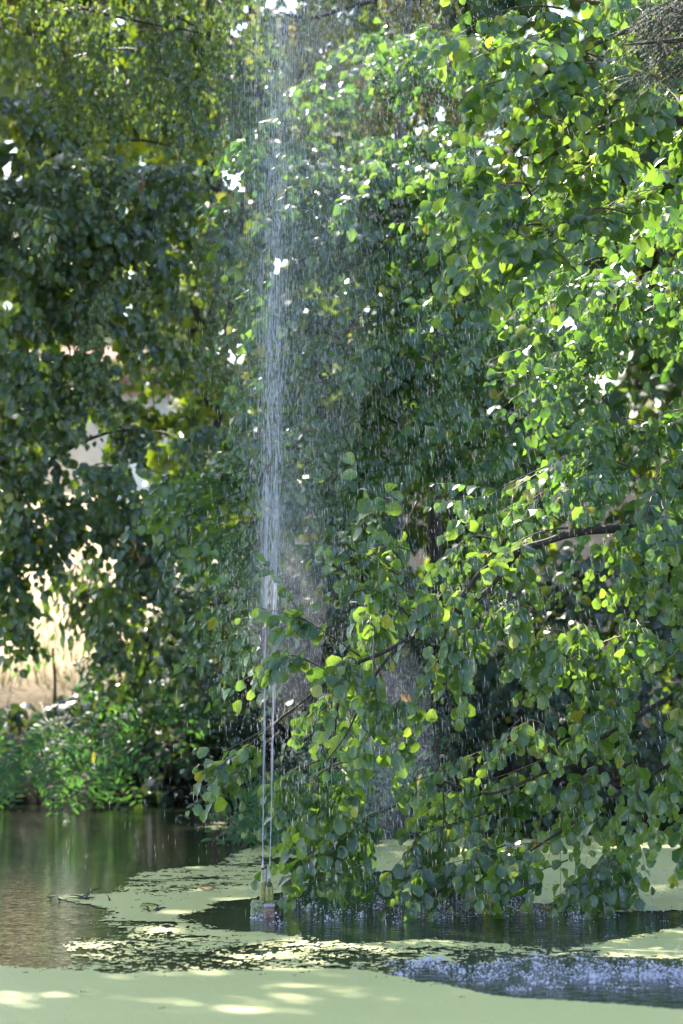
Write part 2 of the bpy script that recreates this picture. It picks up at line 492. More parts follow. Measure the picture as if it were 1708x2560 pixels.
def blur(a, k, axis_):
    pad = [(0, 0), (0, 0)]; pad[axis_] = (k + 1, k)
    c = np.cumsum(np.pad(a, pad, mode='edge'), axis_)
    n_ = a.shape[axis_]
    hi_ = np.take(c, np.arange(n_) + 2 * k + 1, axis_); lo_ = np.take(c, np.arange(n_), axis_)
    return (hi_ - lo_) / (2 * k + 1)


cs = blur(blur(blur(blur(cv, 10, 0), 4, 1), 10, 0), 4, 1)
cv = np.where(Y > 13.0, cs, blur(cv, 3, 0))
n1 = fbm(X * 4.0, Y * 6.0, 5); n2 = fbm(X * 38 + 7, Y * 26 + 3, 3)
val = cv + (n1 - 0.5) * 1.0 + (n2 - 0.5) * 0.9
keep = (val > 0.5) & (pond_sd(X, Y) < 0.2)
speck = (cv > 0.3) & (fbm(X * 40 + 2, Y * 24, 2) > 0.74)
keep |= speck
hole = (cv > 0.9) & (cv < 1.3) & (n2 > 0.80)
keep &= ~hole
F, T = grid_faces(X.shape[0], X.shape[1], keep[:-1, :-1])
V = np.stack([X, Y, np.full(X.shape, 0.004)], -1).reshape(-1, 3)
used = np.zeros(len(V), bool); used[F] = True
remap = np.cumsum(used) - 1
d1 = (V[used], remap[F], T)
# coarser cover off to the sides and in front, same water level
cx = np.arange(-9, 9.01, 0.15); cy = np.arange(1.0, 26, 0.15)
X, Y = np.meshgrid(cx, cy, indexing='ij')
px_, py_, _ = project(np.stack([X, Y, 0 * X], -1).reshape(-1, 3))
cv = cover(px_, py_).reshape(X.shape) + (fbm(X * 2, Y * 2, 4) - 0.5) * 1.2
xm = X + 0.075; ym = Y + 0.075
inner = (xm > -3.6) & (xm < 3.59) & (ym > 10.8) & (ym < 25.6)
keep = (cv > 0.5) & ~inner & (pond_sd(X, Y) < 0.2)
F, T = grid_faces(X.shape[0], X.shape[1], keep[:-1, :-1])
V, F, T = join([d1, (np.stack([X, Y, np.full(X.shape, 0.004)], -1).reshape(-1, 3), F, T)])
dw = link('duckweed', make_mesh('duckweed', V, F, T, [md]))
tag(dw, 'pale green duckweed mat floating in broken sheets on the pond', 'duckweed', kind='stuff')

# ------------------------------------------------------------------ leaves
def leaf_mesh(kind, hi):
    prof = {
        'round': ([0, .1, .3, .5, .7, .87, 1.0], [0.03, .25, .40, .43, .36, .20, .02]),
        'alder': ([0, .12, .32, .52, .74, .92, .97], [0.03, .20, .35, .43, .42, .26, .05]),
        'birch': ([0, .12, .28, .45, .65, .85, 1.0], [0.02, .28, .37, .30, .17, .07, .01]),
        'leaflet': ([0, .15, .35, .55, .75, .92, 1.0], [0.02, .12, .155, .16, .145, .09, .02]),
        'oval': ([0, .1, .28, .5, .7, .87, 1.0], [0.03, .25, .40, .43, .36, .20, .02]),
        'needle': ([0, .3, .8, 1.0], [0.03, .06, .05, .01]),
        'lance': ([0, .15, .35, .55, .75, .9, 1.0], [0.02, .09, .15, .19, .15, .07, .01]),
    }[kind]
    vs_, ws = np.array(prof[0]), np.array(prof[1])
    if not hi:
        idx = [0, 1, 3] if kind == 'needle' else ([0, 1, 3, 5, 6] if kind in ('round', 'alder') else [0, 2, 4, 6]); vs_, ws = vs_[idx], ws[idx]
    cols = np.array([-1, -.5, 0, .5, 1]) if hi else (np.array([-1, 1]) if kind in ('birch', 'leaflet', 'needle', 'oval') else np.array([-1, 0, 1]))
    r_, c_ = len(vs_), len(cols)
    U, Vv = np.meshgrid(cols, np.arange(r_))
    x = U * ws[Vv]; y = vs_[Vv].astype(float).copy()
    if hi:
        e = (np.abs(U) > .9)
        y = y + np.where(e & (Vv > 0) & (Vv < r_ - 1), 0.02 * np.where(Vv % 2 == 0, 1, -1), 0)
        x = x * np.where(e & (Vv % 2 == 1), 1.05, 1.0)
    z = np.abs(x) * 0.42 - 0.30 * y ** 2
    if hi: z = z + 0.03 * np.sin(y * 14 + np.sign(U) * 1.2) * np.abs(U)
    V = np.stack([x, y, z], -1).reshape(-1, 3)
    F, T = [], []
    for i in range(r_ - 1):
        for j in range(c_ - 1):
            a = i * c_ + j
            F += [a, a + 1, a + c_ + 1, a + c_]; T.append(4)
    uv = np.stack([x + .5, y], -1).reshape(-1, 2)
    return V, np.array(F), np.array(T), uv


LEAF = {k: (leaf_mesh(k, False), leaf_mesh(k, True)) for k in ('round', 'alder', 'birch', 'leaflet', 'lance', 'needle', 'oval')}
_leafdata = {}


def leaf_data(kind, mat, hi=True):
    key = (kind, mat, hi)
    if key not in _leafdata:
        V, F, T, uv = LEAF[kind][1 if hi else 0]
        _leafdata[key] = make_mesh('leaf', V, F, T, [M[mat]], smooth=True, uv=uv, attrs={'leaf_tone': np.zeros(len(V))})
    return _leafdata[key]


def bez(a, b, c, K):
    t = np.linspace(0, 1, K)[None, :, None]
    return a[:, None] * (1 - t) ** 2 + 2 * b[:, None] * t * (1 - t) + c[:, None] * t ** 2


PLANTS = []


class Plant:
    def __init__(s, name, label, cat, base, leaf, mat, size, group=None, droop=0.35, sweep=(0, 0, 0), twig=(0.35, 0.6), leaves=9,
                 bark='bark', face=0.45, trunk_r=0.09, maxobj=300, tilt=0.5, dense=1.5, tight=0.9):
        s.__dict__.update(locals()); del s.__dict__['s']
        s.base = np.array(base, float)
        s.pos, s.ax, s.nr, s.sz = [], [], [], []
        s.tubes = []           # (pts N,K,3 / radii)
        s.branches = []        # individually modelled
        s.dead = []
        PLANTS.append(s)

    def blob(s, px, py, d, rx, ry, rd=0.7, lai=2.6, sweep=None):
        sc = d / FPX
        s.wblob(P(px, py, d), (rx * sc * s.tight, rd, ry * sc * s.tight), lai * s.dense, sweep)

    def wblob(s, c, R, lai=2.6, sweep=None):
        c = np.array(c, float); R = np.array(R, float)
        sweep = np.array(s.sweep if sweep is None else sweep, float)
        area = math.pi * R[0] * R[2]
        nl = lai * area / (0.55 * s.size ** 2 * {'round': 1, 'alder': 1, 'birch': .6, 'leaflet': .45, 'lance': .4, 'needle': .12, 'oval': 1}[s.leaf])
        ntw = 7; nb = max(2, int(nl / (ntw * s.leaves)))
        # branchlets
        u = nrm(rng.normal(size=(nb, 3))); rad = rng.uniform(0.35, 1.0, (nb, 1)) ** 0.6
        end = c + u * rad * R
        L = np.clip(np.mean(R), 0.3, 1.1)
        back = nrm(np.array([0.0, 0.5, -0.15]) - sweep + rng.normal(0, 0.35, (nb, 3)))
        start = end + back * L * rng.uniform(0.7, 1.3, (nb, 1)) - u * 0.15 * R
        mid = (start + end) / 2 + np.array([0, 0, 0.14 * L]) + rng.normal(0, 0.06 * L, (nb, 3))
        K = 7
        pts = bez(start, mid, end, K)
        rr = np.linspace(0.0065, 0.002, K)[None, :] * rng.uniform(.7, 1.3, (nb, 1)) * (s.size / 0.085) ** 0.5
        s.tubes.append((pts, rr))
        # twigs
        ti = rng.uniform(0.25, 1.0, (nb, ntw)); ti[:, 0] = 1.0
        f = ti * (K - 1); i0 = np.clip(f.astype(int), 0, K - 2); fr = (f - i0)[..., None]
        bi = np.arange(nb)[:, None]
        ts = pts[bi, i0] * (1 - fr) + pts[bi, i0 + 1] * fr
        bd = nrm(pts[bi, i0 + 1] - pts[bi, i0])
        side = nrm(rng.normal(size=(nb, ntw, 3)) * np.array([1, 1, .45]))
        td = nrm(bd * 0.8 + side * 0.75 + sweep * 0.6 + np.array([0, -0.22 * s.face, -s.droop * 0.5]))
        tl = rng.uniform(*s.twig, (nb, ntw, 1))
        te = ts + td * tl + np.array([0, 0, -1.0]) * tl * s.droop * 0.55
        tm = (ts + te) / 2 + np.array([0, 0, 1.0]) * tl * 0.14 + rng.normal(0, .03, (nb, ntw, 3)) * tl
        a, b, cc = ts.reshape(-1, 3), tm.reshape(-1, 3), te.reshape(-1, 3)
        K2 = 5
        tp = bez(a, b, cc, K2)
        s.tubes.append((tp, np.linspace(0.0022, 0.0009, K2)[None, :] * np.ones((len(a), 1)) * (s.size / 0.085) ** 0.5))
        s.leaf_on(tp, s.leaves)

    def leaf_on(s, tp, n, start=0.12):
        nt, K2, _ = tp.shape
        t = np.linspace(start, 1.0, n)[None, :] + rng.normal(0, 0.03, (nt, n)); t = np.clip(t, 0, 1)
        f = t * (K2 - 1); i0 = np.clip(f.astype(int), 0, K2 - 2); fr = (f - i0)[..., None]
        bi = np.arange(nt)[:, None]
        p = tp[bi, i0] * (1 - fr) + tp[bi, i0 + 1] * fr
        d = nrm(tp[bi, i0 + 1] - tp[bi, i0])
        roll = rng.uniform(-.5, .5, (nt, 1, 1))
        up = nrm(np.array([0, 0, 1.0]) + rng.normal(0, 0.25, (nt, 1, 3)) + np.zeros((nt, n, 3)))
        if s.leaf == 'leaflet': up = nrm(np.array([0, -1.0, 0.45]) + rng.normal(0, .3, (nt, 1, 3)) + np.zeros((nt, n, 3)))
        side = nrm(np.cross(d, up))
        sg = np.where(np.arange(n) % 2 == 0, 1, -1)[None, :, None]
        if s.leaf == 'leaflet': axd = nrm(side * sg + d * 0.25 + rng.normal(0, .08, p.shape))
        elif s.leaf == 'birch': axd = nrm(side * sg * 0.5 + d * 0.3 + np.array([0, 0, -1.1]) + rng.normal(0, .25, p.shape))
        else:
            axd = nrm(side * sg * 0.85 + d * 0.55 + np.array([0, 0, -s.tilt]) + rng.normal(0, .28, p.shape))
            axd[:, -1] = nrm(d[:, -1] + np.array([0, 0, -s.tilt * .6]) + rng.normal(0, .2, (nt, 3)))
        nn = np.array([0, -s.face, 0.9]) + rng.normal(0, 0.62 if s.leaf != 'leaflet' else 0.12, p.shape)
        if s.leaf == 'leaflet':
            nn = np.cross(axd, d) * sg; nn = nn * np.where(nn[..., 2:3] * .6 - nn[..., 1:2] < 0, -1, 1) + rng.normal(0, .12, p.shape)
        nn = nrm(nn - (nn * axd).sum(-1, keepdims=True) * axd)
        sz = s.size * rng.uniform(0.5, 1.35, (nt, n))
        if s.leaf == 'leaflet': sz = s.size * np.sin(np.linspace(0.5, 2.7, n))[None, :] * rng.uniform(.9, 1.1, (nt, n))
        else: sz = sz * np.linspace(1.05, 0.75, n)[None, :]
        p = p + axd * 0.006
        s.pos.append(p.reshape(-1, 3)); s.ax.append(axd.reshape(-1, 3)); s.nr.append(nn.reshape(-1, 3)); s.sz.append(sz.ravel())

    def fronds(s, n, x0, x1, y0, y1, d, dd=0.3, L=(0.42, 0.62), k=18):
        """arching pinnate fronds that hang out over the water"""
        px = rng.uniform(x0, x1, n); py = rng.uniform(y0, y1, n)
        a = np.array([P(u_, v_, d + rng.uniform(-dd, dd)) for u_, v_ in zip(px, py)])
        an = rng.normal(-math.pi / 2, 0.75, n); ll = rng.uniform(*L, n)[:, None]
        dr = np.stack([np.cos(an), rng.uniform(-.7, -.1, n), np.sin(an) * .55 + .25], -1)
        e = a + nrm(dr) * ll + np.array([0, 0, -0.30]) * ll
        tp = bez(a, (a + e) / 2 + np.array([0, 0, .17]) * ll, e, 6)
        s.tubes.append((tp, np.linspace(.003, .001, 6)[None] * np.ones((n, 1))))
        s.leaf_on(tp, k, 0.1)

    def branch(s, pts, r0, r1, K=14):
        """a limb through hand-set points, smoothed"""
        pts = np.array(pts, float)
        t = np.linspace(0, len(pts) - 1, K); q = []
        for tt in t:
            i = min(int(tt), len(pts) - 2); f = tt - i
            p0 = pts[max(i - 1, 0)]; p1 = pts[i]; p2 = pts[i + 1]; p3 = pts[min(i + 2, len(pts) - 1)]
            q.append(0.5 * (2 * p1 + (p2 - p0) * f + (2 * p0 - 5 * p1 + 4 * p2 - p3) * f * f + (3 * p1 - p0 - 3 * p2 + p3) * f ** 3))
        q = np.array(q)
        wob = rng.normal(0, 1, q.shape) * (r0 + r1) * 0.09; wob[0] = 0
        q = q + wob
        s.branches.append((q, np.linspace(r0, r1, K) * rng.uniform(.92, 1.08, K)))
        return q

    def sprig(s, pts, n=14, side_twigs=6, r0=0.005, tl=(0.18, 0.4)):
        """visible twig with leaves"""
        q = s.branch(pts, r0, 0.0015, 12)
        s.leaf_on(q[None], n, 0.3)
        if side_twigs:
            i = rng.integers(3, 11, side_twigs); a = q[i]; d = nrm(q[i] - q[i - 1])
            e = a + nrm(d + rng.normal(0, .6, (side_twigs, 3)) + np.array([0, 0, -.35])) * rng.uniform(*tl, (side_twigs, 1))
            tp = bez(a, (a + e) / 2 + np.array([0, 0, .02]), e, 5)
            s.tubes.append((tp, np.linspace(.002, .001, 5)[None] * np.ones((side_twigs, 1))))
            s.leaf_on(tp, max(4, int(s.leaves * .7)))

    def trunk(s, top, r=None):
        r = r or s.trunk_r
        b = s.base.copy(); b[2] -= 0.3
        s.tr = s.branch([b, b + (top - b) * .4 + rng.normal(0, .1, 3), top], r, r * .35, 12)
        s.trunk_pts = s.branches.pop()

    def deadleaf(s, px, py, d, n=3, sz=0.08):
        for i in range(n):
            p = P(px + rng.normal(0, 14), py + rng.normal(0, 8), d)
            s.dead.append((p, sz * rng.uniform(.7, 1.1)))

    def limbs(s, targets, r0=0.04):
        for t in targets:
            t = np.array(t, float)
            k = rng.integers(3, 10); a = s.tr[k]
            s.branch([a, (a + t) / 2 + np.array([0, 0, 0.25]) + rng.normal(0, .1, 3), t], r0, 0.008, 12)


def ray_base(px, d):
    p = P(px, 1500, d); p[2] = 0
    p[2] = float(ground_h(np.array([p[0]]), np.array([p[1]]))[0])
    return p


# --- the alder whose branches hang over the water, right foreground
al = Plant('alder_tree', 'alder with wet glossy leaves whose low branches hang over the pond beside the fountain', 'tree',
           ray_base(2250, 18.5), 'alder', 'alder', 0.088, droop=0.75, sweep=(-0.4, -0.2, -0.3), twig=(0.25, 0.45), leaves=8, tilt=0.75, face=0.95, dense=1.25)
al.trunk(P(2050, 200, 18.0), 0.16)
for b in [(1560, 1330, 16.6, 190, 130), (1330, 1420, 16.4, 150, 110), (1660, 1500, 16.8, 150, 170), (1150, 1400, 16.4, 130, 80), (970, 1350, 16.4, 60, 45),
          (1380, 1600, 16.6, 180, 130), (1150, 1560, 16.2, 150, 110), (970, 1560, 16.4, 110, 80), (850, 1650, 16.4, 90, 70),
          (1600, 1750, 16.8, 190, 150), (1380, 1800, 16.5, 130, 120), (950, 1740, 16.3, 120, 90), (830, 1780, 16.4, 70, 80), (850, 1930, 16.4, 80, 60),
          (790, 2030, 16.5, 40, 50, .25, 1.6), (880, 2040, 16.4, 60, 40, .3, 1.6), (1130, 1990, 16.3, 90, 50, .4, 1.3),
          (1300, 2000, 16.3, 150, 90), (1500, 2000, 16.6, 190, 110), (1660, 1960, 16.9, 130, 130), (1250, 2130, 16.2, 110, 45, .4), (1450, 2150, 16.5, 170, 50, .4, 1.6),
          (1620, 2160, 16.8, 110, 40, .4, 1.2), (1050, 2140, 16.1, 45, 50, .3, 1.4), (1900, 1700, 17.3, 200, 300), (2000, 1100, 17.5, 200, 250)]:
    al.blob(*b)
Pt = lambda l: [P(*a) for a in l]
al.branch(Pt([(2150, 1150, 18.25), (1800, 1300, 17.4), (1500, 1325, 16.7), (1300, 1375, 16.3), (1185, 1450, 16.2), (1120, 1560, 16.1)]), 0.032, 0.010, 22)
al.branch(Pt([(1300, 1375, 16.3), (1190, 1500, 16.2), (1000, 1610, 16.1), (850, 1680, 16.2), (700, 1800, 16.2), (560, 1880, 16.2)]), 0.018, 0.004, 20)
al.branch(Pt([(2180, 1500, 18.3), (1750, 1700, 17.2), (1500, 1850, 16.7), (1250, 1980, 16.4), (1110, 1955, 16.3)]), 0.022, 0.005, 18)
al.branch(Pt([(2200, 1700, 18.35), (1700, 1900, 17.0), (1400, 2080, 16.5), (1180, 2230, 16.2)]), 0.016, 0.004, 18)
al.branch(Pt([(850, 1680, 16.2), (840, 1800, 16.3), (810, 1990, 16.3), (735, 2170, 16.2)]), 0.009, 0.003, 14)
al.branch(Pt([(1000, 1610, 16.1), (930, 1700, 16.1), (870, 1830, 16.0), (820, 1900, 16)]), 0.011, 0.003, 12)
al.branch(Pt([(1120, 1560, 16.1), (1080, 1750, 16.2), (1110, 2000, 16.2), (1100, 2120, 16.2)]), 0.010, 0.003, 12)
for sp in [[(1000, 1400, 16.4), (950, 1330, 16.3), (940, 1290, 16.3)], [(1000, 1440, 16.4), (900, 1380, 16.2), (860, 1375, 16.2)], [(1100, 1620, 16.1), (950, 1480, 16.1), (850, 1500, 16.1)],
           [(900, 1640, 16.1), (780, 1560, 16), (745, 1540, 16)], [(860, 1700, 16), (740, 1640, 16), (680, 1660, 16)], [(720, 1780, 16.2), (600, 1880, 16.1), (510, 1925, 16.1)],
           [(700, 1830, 16.2), (620, 1900, 16.2), (570, 1960, 16.2)], [(800, 1900, 16.3), (720, 1940, 16.3), (700, 2040, 16.3)], [(850, 1980, 16.3), (790, 2090, 16.25), (725, 2190, 16.2)],
           [(1000, 2010, 16.1), (900, 2060, 16.1), (830, 2140, 16.0)], [(1300, 2100, 16.3), (1180, 2150, 16.2), (1100, 2230, 16.1)], [(1260, 2020, 16.3), (1050, 2090, 16.2), (1040, 2150, 16.1)],
           [(1300, 1800, 16.3), (1180, 1900, 16.2), (990, 1965, 16.2)], [(1420, 2150, 16.4), (1320, 2190, 16.3), (1240, 2240, 16.2)], [(1620, 2080, 16.6), (1500, 2180, 16.5), (1450, 2260, 16.4)]]:
    al.sprig(Pt(sp), 14, 6)
al.deadleaf(880, 1465, 16.3, 4, .07); al.deadleaf(1632, 1800, 16.6, 1, .09); al.deadleaf(1020, 1745, 16.2, 2, .06)

# --- upper right alder crown, closer to the camera than the hazels
ua = Plant('alder_tree', 'alder crown with big round yellow green leaves filling the upper right corner', 'tree',
           ray_base(2450, 16.5), 'alder', 'alder', 0.098, droop=0.6, sweep=(-0.65, -0.2, -0.15), leaves=8, tilt=0.6, face=0.85, dense=1.9)
ua.trunk(P(2250, -900, 16.5), 0.2)
for b in [(1480, 120, 15.6, 180, 110), (1330, 200, 15.4, 120, 90), (1560, 260, 15.6, 180, 100), (1300, 330, 15.4, 110, 90), (1450, 400, 15.5, 150, 90), (1620, 420, 15.8, 110, 90, .6, 3.2),
          (1260, 450, 15.4, 60, 60, .4, 1.8), (1380, 530, 15.5, 110, 50, .5, 1.8), (1300, 620, 15.4, 60, 60, .4, 1.5), (1560, -50, 15.8, 200, 90), (1300, -150, 15.8, 200, 100), (1700, -300, 16, 300, 160), (1330, 40, 15.6, 120, 60, .5, 1.6),
          (1850, 200, 16, 150, 250)]:
    ua.blob(*b)
ua.branch(Pt([(2325, 260, 16.5), (1850, 300, 16.1), (1640, 300, 15.8), (1480, 330, 15.6), (1340, 420, 15.5)]), 0.045, 0.008, 18)
ua.branch(Pt([(2315, 60, 16.5), (1800, 40, 16.1), (1560, 80, 15.8), (1360, 190, 15.5)]), 0.035, 0.007, 18)
for sp in [[(1400, 420, 15.5), (1270, 560, 15.4), (1240, 690, 15.4)], [(1340, 200, 15.5), (1220, 210, 15.4), (1180, 260, 15.4)], [(1400, 150, 15.5), (1260, 130, 15.4), (1200, 90, 15.4)],
           [(1350, 380, 15.5), (1220, 420, 15.4), (1190, 480, 15.3)]]:
    ua.sprig(Pt(sp), 13, 5)

# --- hazel behind the alder on the right: bright descending sprays
hr = Plant('hazel_shrub', 'hazel with bright descending leaf sprays on the far bank along the right edge', 'shrub',
           ray_base(1950, 21.5), 'round', 'hazel', 0.088, droop=0.5, sweep=(-0.7, -0.25, -0.25), leaves=9, tilt=0.55, face=0.85, dense=2.0)
hr.trunk(P(1850, -200, 20.5), 0.11)
for b in [(1640, 560, 17.8, 120, 90), (1500, 640, 17.8, 130, 60), (1620, 700, 17.6, 130, 80), (1400, 720, 17.8, 110, 60), (1560, 830, 17.5, 150, 80), (1480, 920, 17.3, 90, 70), (1640, 980, 17.4, 100, 90),
          (1400, 980, 17.5, 50, 60, .4, 1.5), (1530, 1080, 17.2, 130, 80), (1400, 1180, 17.2, 130, 60), (1600, 1200, 17.3, 140, 90), (1270, 1250, 17.1, 90, 45, .4, 1.6), (1680, 380, 18.3, 90, 100),
          (1850, 800, 18, 200, 300)]:
    hr.blob(*b)
for sp in [[(1500, 900, 17.3), (1400, 930, 17.2), (1320, 920, 17.1)], [(1480, 880, 17.3), (1380, 850, 17.2), (1350, 880, 17.2)], [(1500, 640, 17.7), (1330, 700, 17.5), (1250, 660, 17.5)],
           [(1420, 1140, 17.2), (1250, 1220, 17.1), (1170, 1260, 17.0)]]:
    hr.sprig(Pt(sp), 13, 4)
hr.deadleaf(1240, 735, 17.6, 5, .085); hr.deadleaf(1650, 1185, 17.1, 4, .085)

# --- big central hazel
hc = Plant('hazel_shrub', 'large many stemmed hazel filling the middle of the far bank behind the fountain spray', 'shrub',
           ray_base(1150, 23.6), 'round', 'hazel', 0.092, droop=0.4, sweep=(-0.6, -0.3, -0.18), leaves=9, tilt=0.5, face=0.85, dense=2.2)
hc.trunk(P(1100, 500, 22.8), 0.09)
for b in [(760, 500, 20.6, 150, 110), (900, 400, 20.8, 150, 120), (1080, 350, 20.8, 150, 120), (1050, 480, 20.5, 160, 100), (880, 600, 20.5, 160, 100), (1150, 560, 20.4, 130, 100), (720, 620, 20.6, 100, 90),
          (1020, 640, 20.5, 160, 80), (690, 780, 20.7, 70, 60, .4, 1.6), (1000, 760, 20.4, 90, 60, .5, 2.0), (1150, 700, 20.2, 130, 80), (1300, 560, 20, 140, 120),
          (900, 900, 20.2, 160, 80), (1080, 880, 20.1, 160, 90), (1250, 820, 20, 120, 90, .6, 2.2), (760, 950, 20.2, 110, 60), (1000, 1000, 20, 190, 80), (1200, 960, 20.2, 110, 70, .6, 2.0),
          (820, 1080, 20, 140, 60), (1000, 1120, 19.9, 160, 60), (760, 1180, 20, 120, 70), (900, 1230, 20, 130, 50, .6, 1.9), (700, 1060, 20.2, 80, 45, .4, 1.8), (1120, 1060, 20, 100, 60, .6, 2),
          (560, 1180, 20.5, 110, 60), (470, 1240, 20.7, 90, 60), (650, 1300, 20.3, 120, 60), (560, 1380, 20.5, 110, 70), (700, 1420, 20.2, 110, 60, .6, 2.2), (600, 1500, 20.5, 90, 70), (590, 1630, 20.4, 80, 70, .5, 2.0),
          (680, 1580, 20.4, 80, 60, .5, 1.8), (1350, 1080, 20.8, 120, 120), (1350, 850, 20.6, 110, 100), (950, 150, 22, 250, 110, 1, 1.6), (1150, 150, 21.5, 140, 120, 1, 2), (750, 330, 21, 110, 70, .7, 1.8), (640, 430, 20.7, 60, 60, .5, 1.4)]:
    hc.blob(*b)
for sp in [[(800, 880, 20), (700, 900, 19.9), (620, 930, 19.9)], [(950, 900, 20), (820, 880, 19.9), (740, 900, 19.8)], [(700, 1130, 20), (560, 1190, 20), (410, 1190, 20)], [(600, 1230, 20.1), (500, 1270, 20.1), (400, 1290, 20.1)],
           [(850, 850, 20), (800, 820, 20), (790, 790, 20)], [(1200, 1100, 19.9), (1150, 1170, 19.8), (1140, 1140, 19.8)], [(700, 480, 20.5), (620, 530, 20.4), (560, 520, 20.4)],
           [(1150, 1050, 19.9), (1100, 1150, 19.8), (1080, 1200, 19.8)], [(1000, 760, 20.2), (860, 780, 20.1), (790, 830, 20.1)]]:
    hc.sprig(Pt(sp), 14, 5)
for i_ in range(46):
    x_, y_ = rng.uniform(620, 1330), rng.uniform(300, 1500)
    if y_ > 1250 and x_ > 800: continue
    d_ = rng.uniform(19.0, 19.8); w_ = rng.uniform(80, 150); h_ = rng.uniform(-10, 70)
    hc.sprig(Pt([(x_ + w_ * .5, y_ - 20, d_ + .35), (x_, y_ + rng.uniform(-30, 10), d_ + .1), (x_ - w_ * .5, y_ + h_, d_)]), 13, 3, r0=0.004)
hc.branch(Pt([(1180, 1500, 22.5), (1080, 1150, 20.6), (960, 1040, 20.2), (900, 1020, 20.1)]), 0.014, 0.004)
hc.deadleaf(1085, 990, 19.8, 4, .09); hc.deadleaf(745, 1090, 19.9, 5, .09); hc.deadleaf(1120, 1190, 19.8, 6, .09); hc.deadleaf(1030, 1050, 19.8, 2); hc.deadleaf(570, 1665, 20.2, 3)

# --- left lime
ll = Plant('lime_tree', 'broad leaved lime tree with dull blue green foliage above the sunlit lawn gap', 'tree',
           ray_base(-250, 26.8), 'round', 'lime', 0.098, droop=0.5, sweep=(0.35, -0.45, -0.3), leaves=9, tilt=0.65, face=0.95, dense=2.6)
ll.trunk(P(-100, -300, 25), 0.17)
for b in [(80, 420, 23.2, 160, 90), (260, 480, 23, 180, 110), (450, 470, 23.4, 140, 90), (100, 560, 22.8, 200, 110), (330, 620, 23, 190, 100), (520, 600, 23.5, 110, 90, .6, 2.2), (80, 720, 22.9, 170, 100),
          (280, 760, 23, 150, 90, .7, 2.2), (60, 880, 23, 130, 100), (220, 930, 23.2, 160, 80), (400, 850, 23.4, 110, 80, .6, 1.6), (60, 1020, 23.4, 130, 60), (330, 1080, 23.6, 110, 50, .6, 1.6), (560, 1090, 23.2, 50, 50, .5, 2),
          (280, 1180, 23, 90, 60, .6, 2.2), (350, 1270, 22.8, 120, 80), (250, 1240, 23.1, 60, 50, .5, 1.6), (420, 1400, 22.8, 110, 70), (340, 1380, 23.2, 80, 60, .5, 2), (15, 1250, 23.3, 60, 90, .5, 2), (10, 1420, 23.2, 45, 140, .5, 2.4), (260, 1130, 23.8, 120, 60, .5, 1.6), (30, 1120, 23.8, 60, 60, .5, 1.6), (480, 1200, 24, 120, 120, .6, 2), (400, 1500, 23.6, 110, 70, .5, 2), (500, 1620, 24.2, 110, 90, .5, 2),
          (110, 1180, 23.6, 80, 60, .4, 1.1), (90, 1310, 23.4, 80, 50, .4, 1.2), (40, 1380, 23.3, 90, 60, .4, 1.4), (15, 1520, 23.3, 35, 60, .4, .9), (240, 1560, 23.8, 60, 60, .4, 1.0), (20, 1280, 23.5, 80, 60, .4, 1.4), (150, 1230, 23.5, 70, 50, .4, 1.1), (260, 1500, 23.6, 50, 50, .4, .8), (230, 1310, 23.4, 60, 45, .4, 1.0), (-400, 300, 23.5, 220, 260, 1, 3), (450, 230, 24.5, 170, 130, .8, 1.8), (30, 280, 24, 130, 120, .8, 2.2), (180, 330, 24, 140, 70, .6, 1.8), (330, 400, 24, 120, 60, .6, 1.8), (180, 1060, 23.8, 140, 40, .5, 1.0), (-200, 600, 24, 150, 500, 1, 2.5), (200, 100, 25, 250, 150, 1, 1.0)]:  # includes one blob added off the left edge to shade the mid duckweed
    ll.blob(*b)
ll.branch(Pt([(-150, 1400, 24.5), (60, 1230, 23.9), (140, 1140, 23.7), (260, 1085, 23.5), (330, 1075, 23.4)]), 0.03, 0.008)
ll.branch(Pt([(30, 1250, 23.8), (90, 1190, 23.7), (115, 1150, 23.7)]), 0.014, 0.006)
ll.branch(Pt([(-150, 600, 24.8), (100, 400, 24.2), (300, 350, 24), (450, 370, 23.8)]), 0.03, 0.006)
ll.deadleaf(345, 460, 22.8, 2, .11); ll.deadleaf(75, 815, 22.7, 4, .1); ll.deadleaf(340, 1375, 22.6, 5, .1); ll.deadleaf(330, 1340, 22.6, 2, .1)

# --- inner lime layer glimpsed in the hollow, lit from behind
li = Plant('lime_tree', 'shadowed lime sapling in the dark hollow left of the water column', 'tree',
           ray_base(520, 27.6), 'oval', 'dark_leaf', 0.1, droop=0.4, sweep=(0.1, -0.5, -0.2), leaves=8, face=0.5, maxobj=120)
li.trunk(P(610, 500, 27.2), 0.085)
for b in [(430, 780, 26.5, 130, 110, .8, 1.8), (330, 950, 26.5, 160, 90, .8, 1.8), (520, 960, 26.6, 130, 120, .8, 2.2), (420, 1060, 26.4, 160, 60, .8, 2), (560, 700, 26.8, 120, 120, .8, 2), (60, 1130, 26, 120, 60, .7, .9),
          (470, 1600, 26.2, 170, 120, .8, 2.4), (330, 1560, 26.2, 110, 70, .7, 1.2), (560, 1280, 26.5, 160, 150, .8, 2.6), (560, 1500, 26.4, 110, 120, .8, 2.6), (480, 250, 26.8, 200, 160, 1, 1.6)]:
    li.blob(*b)

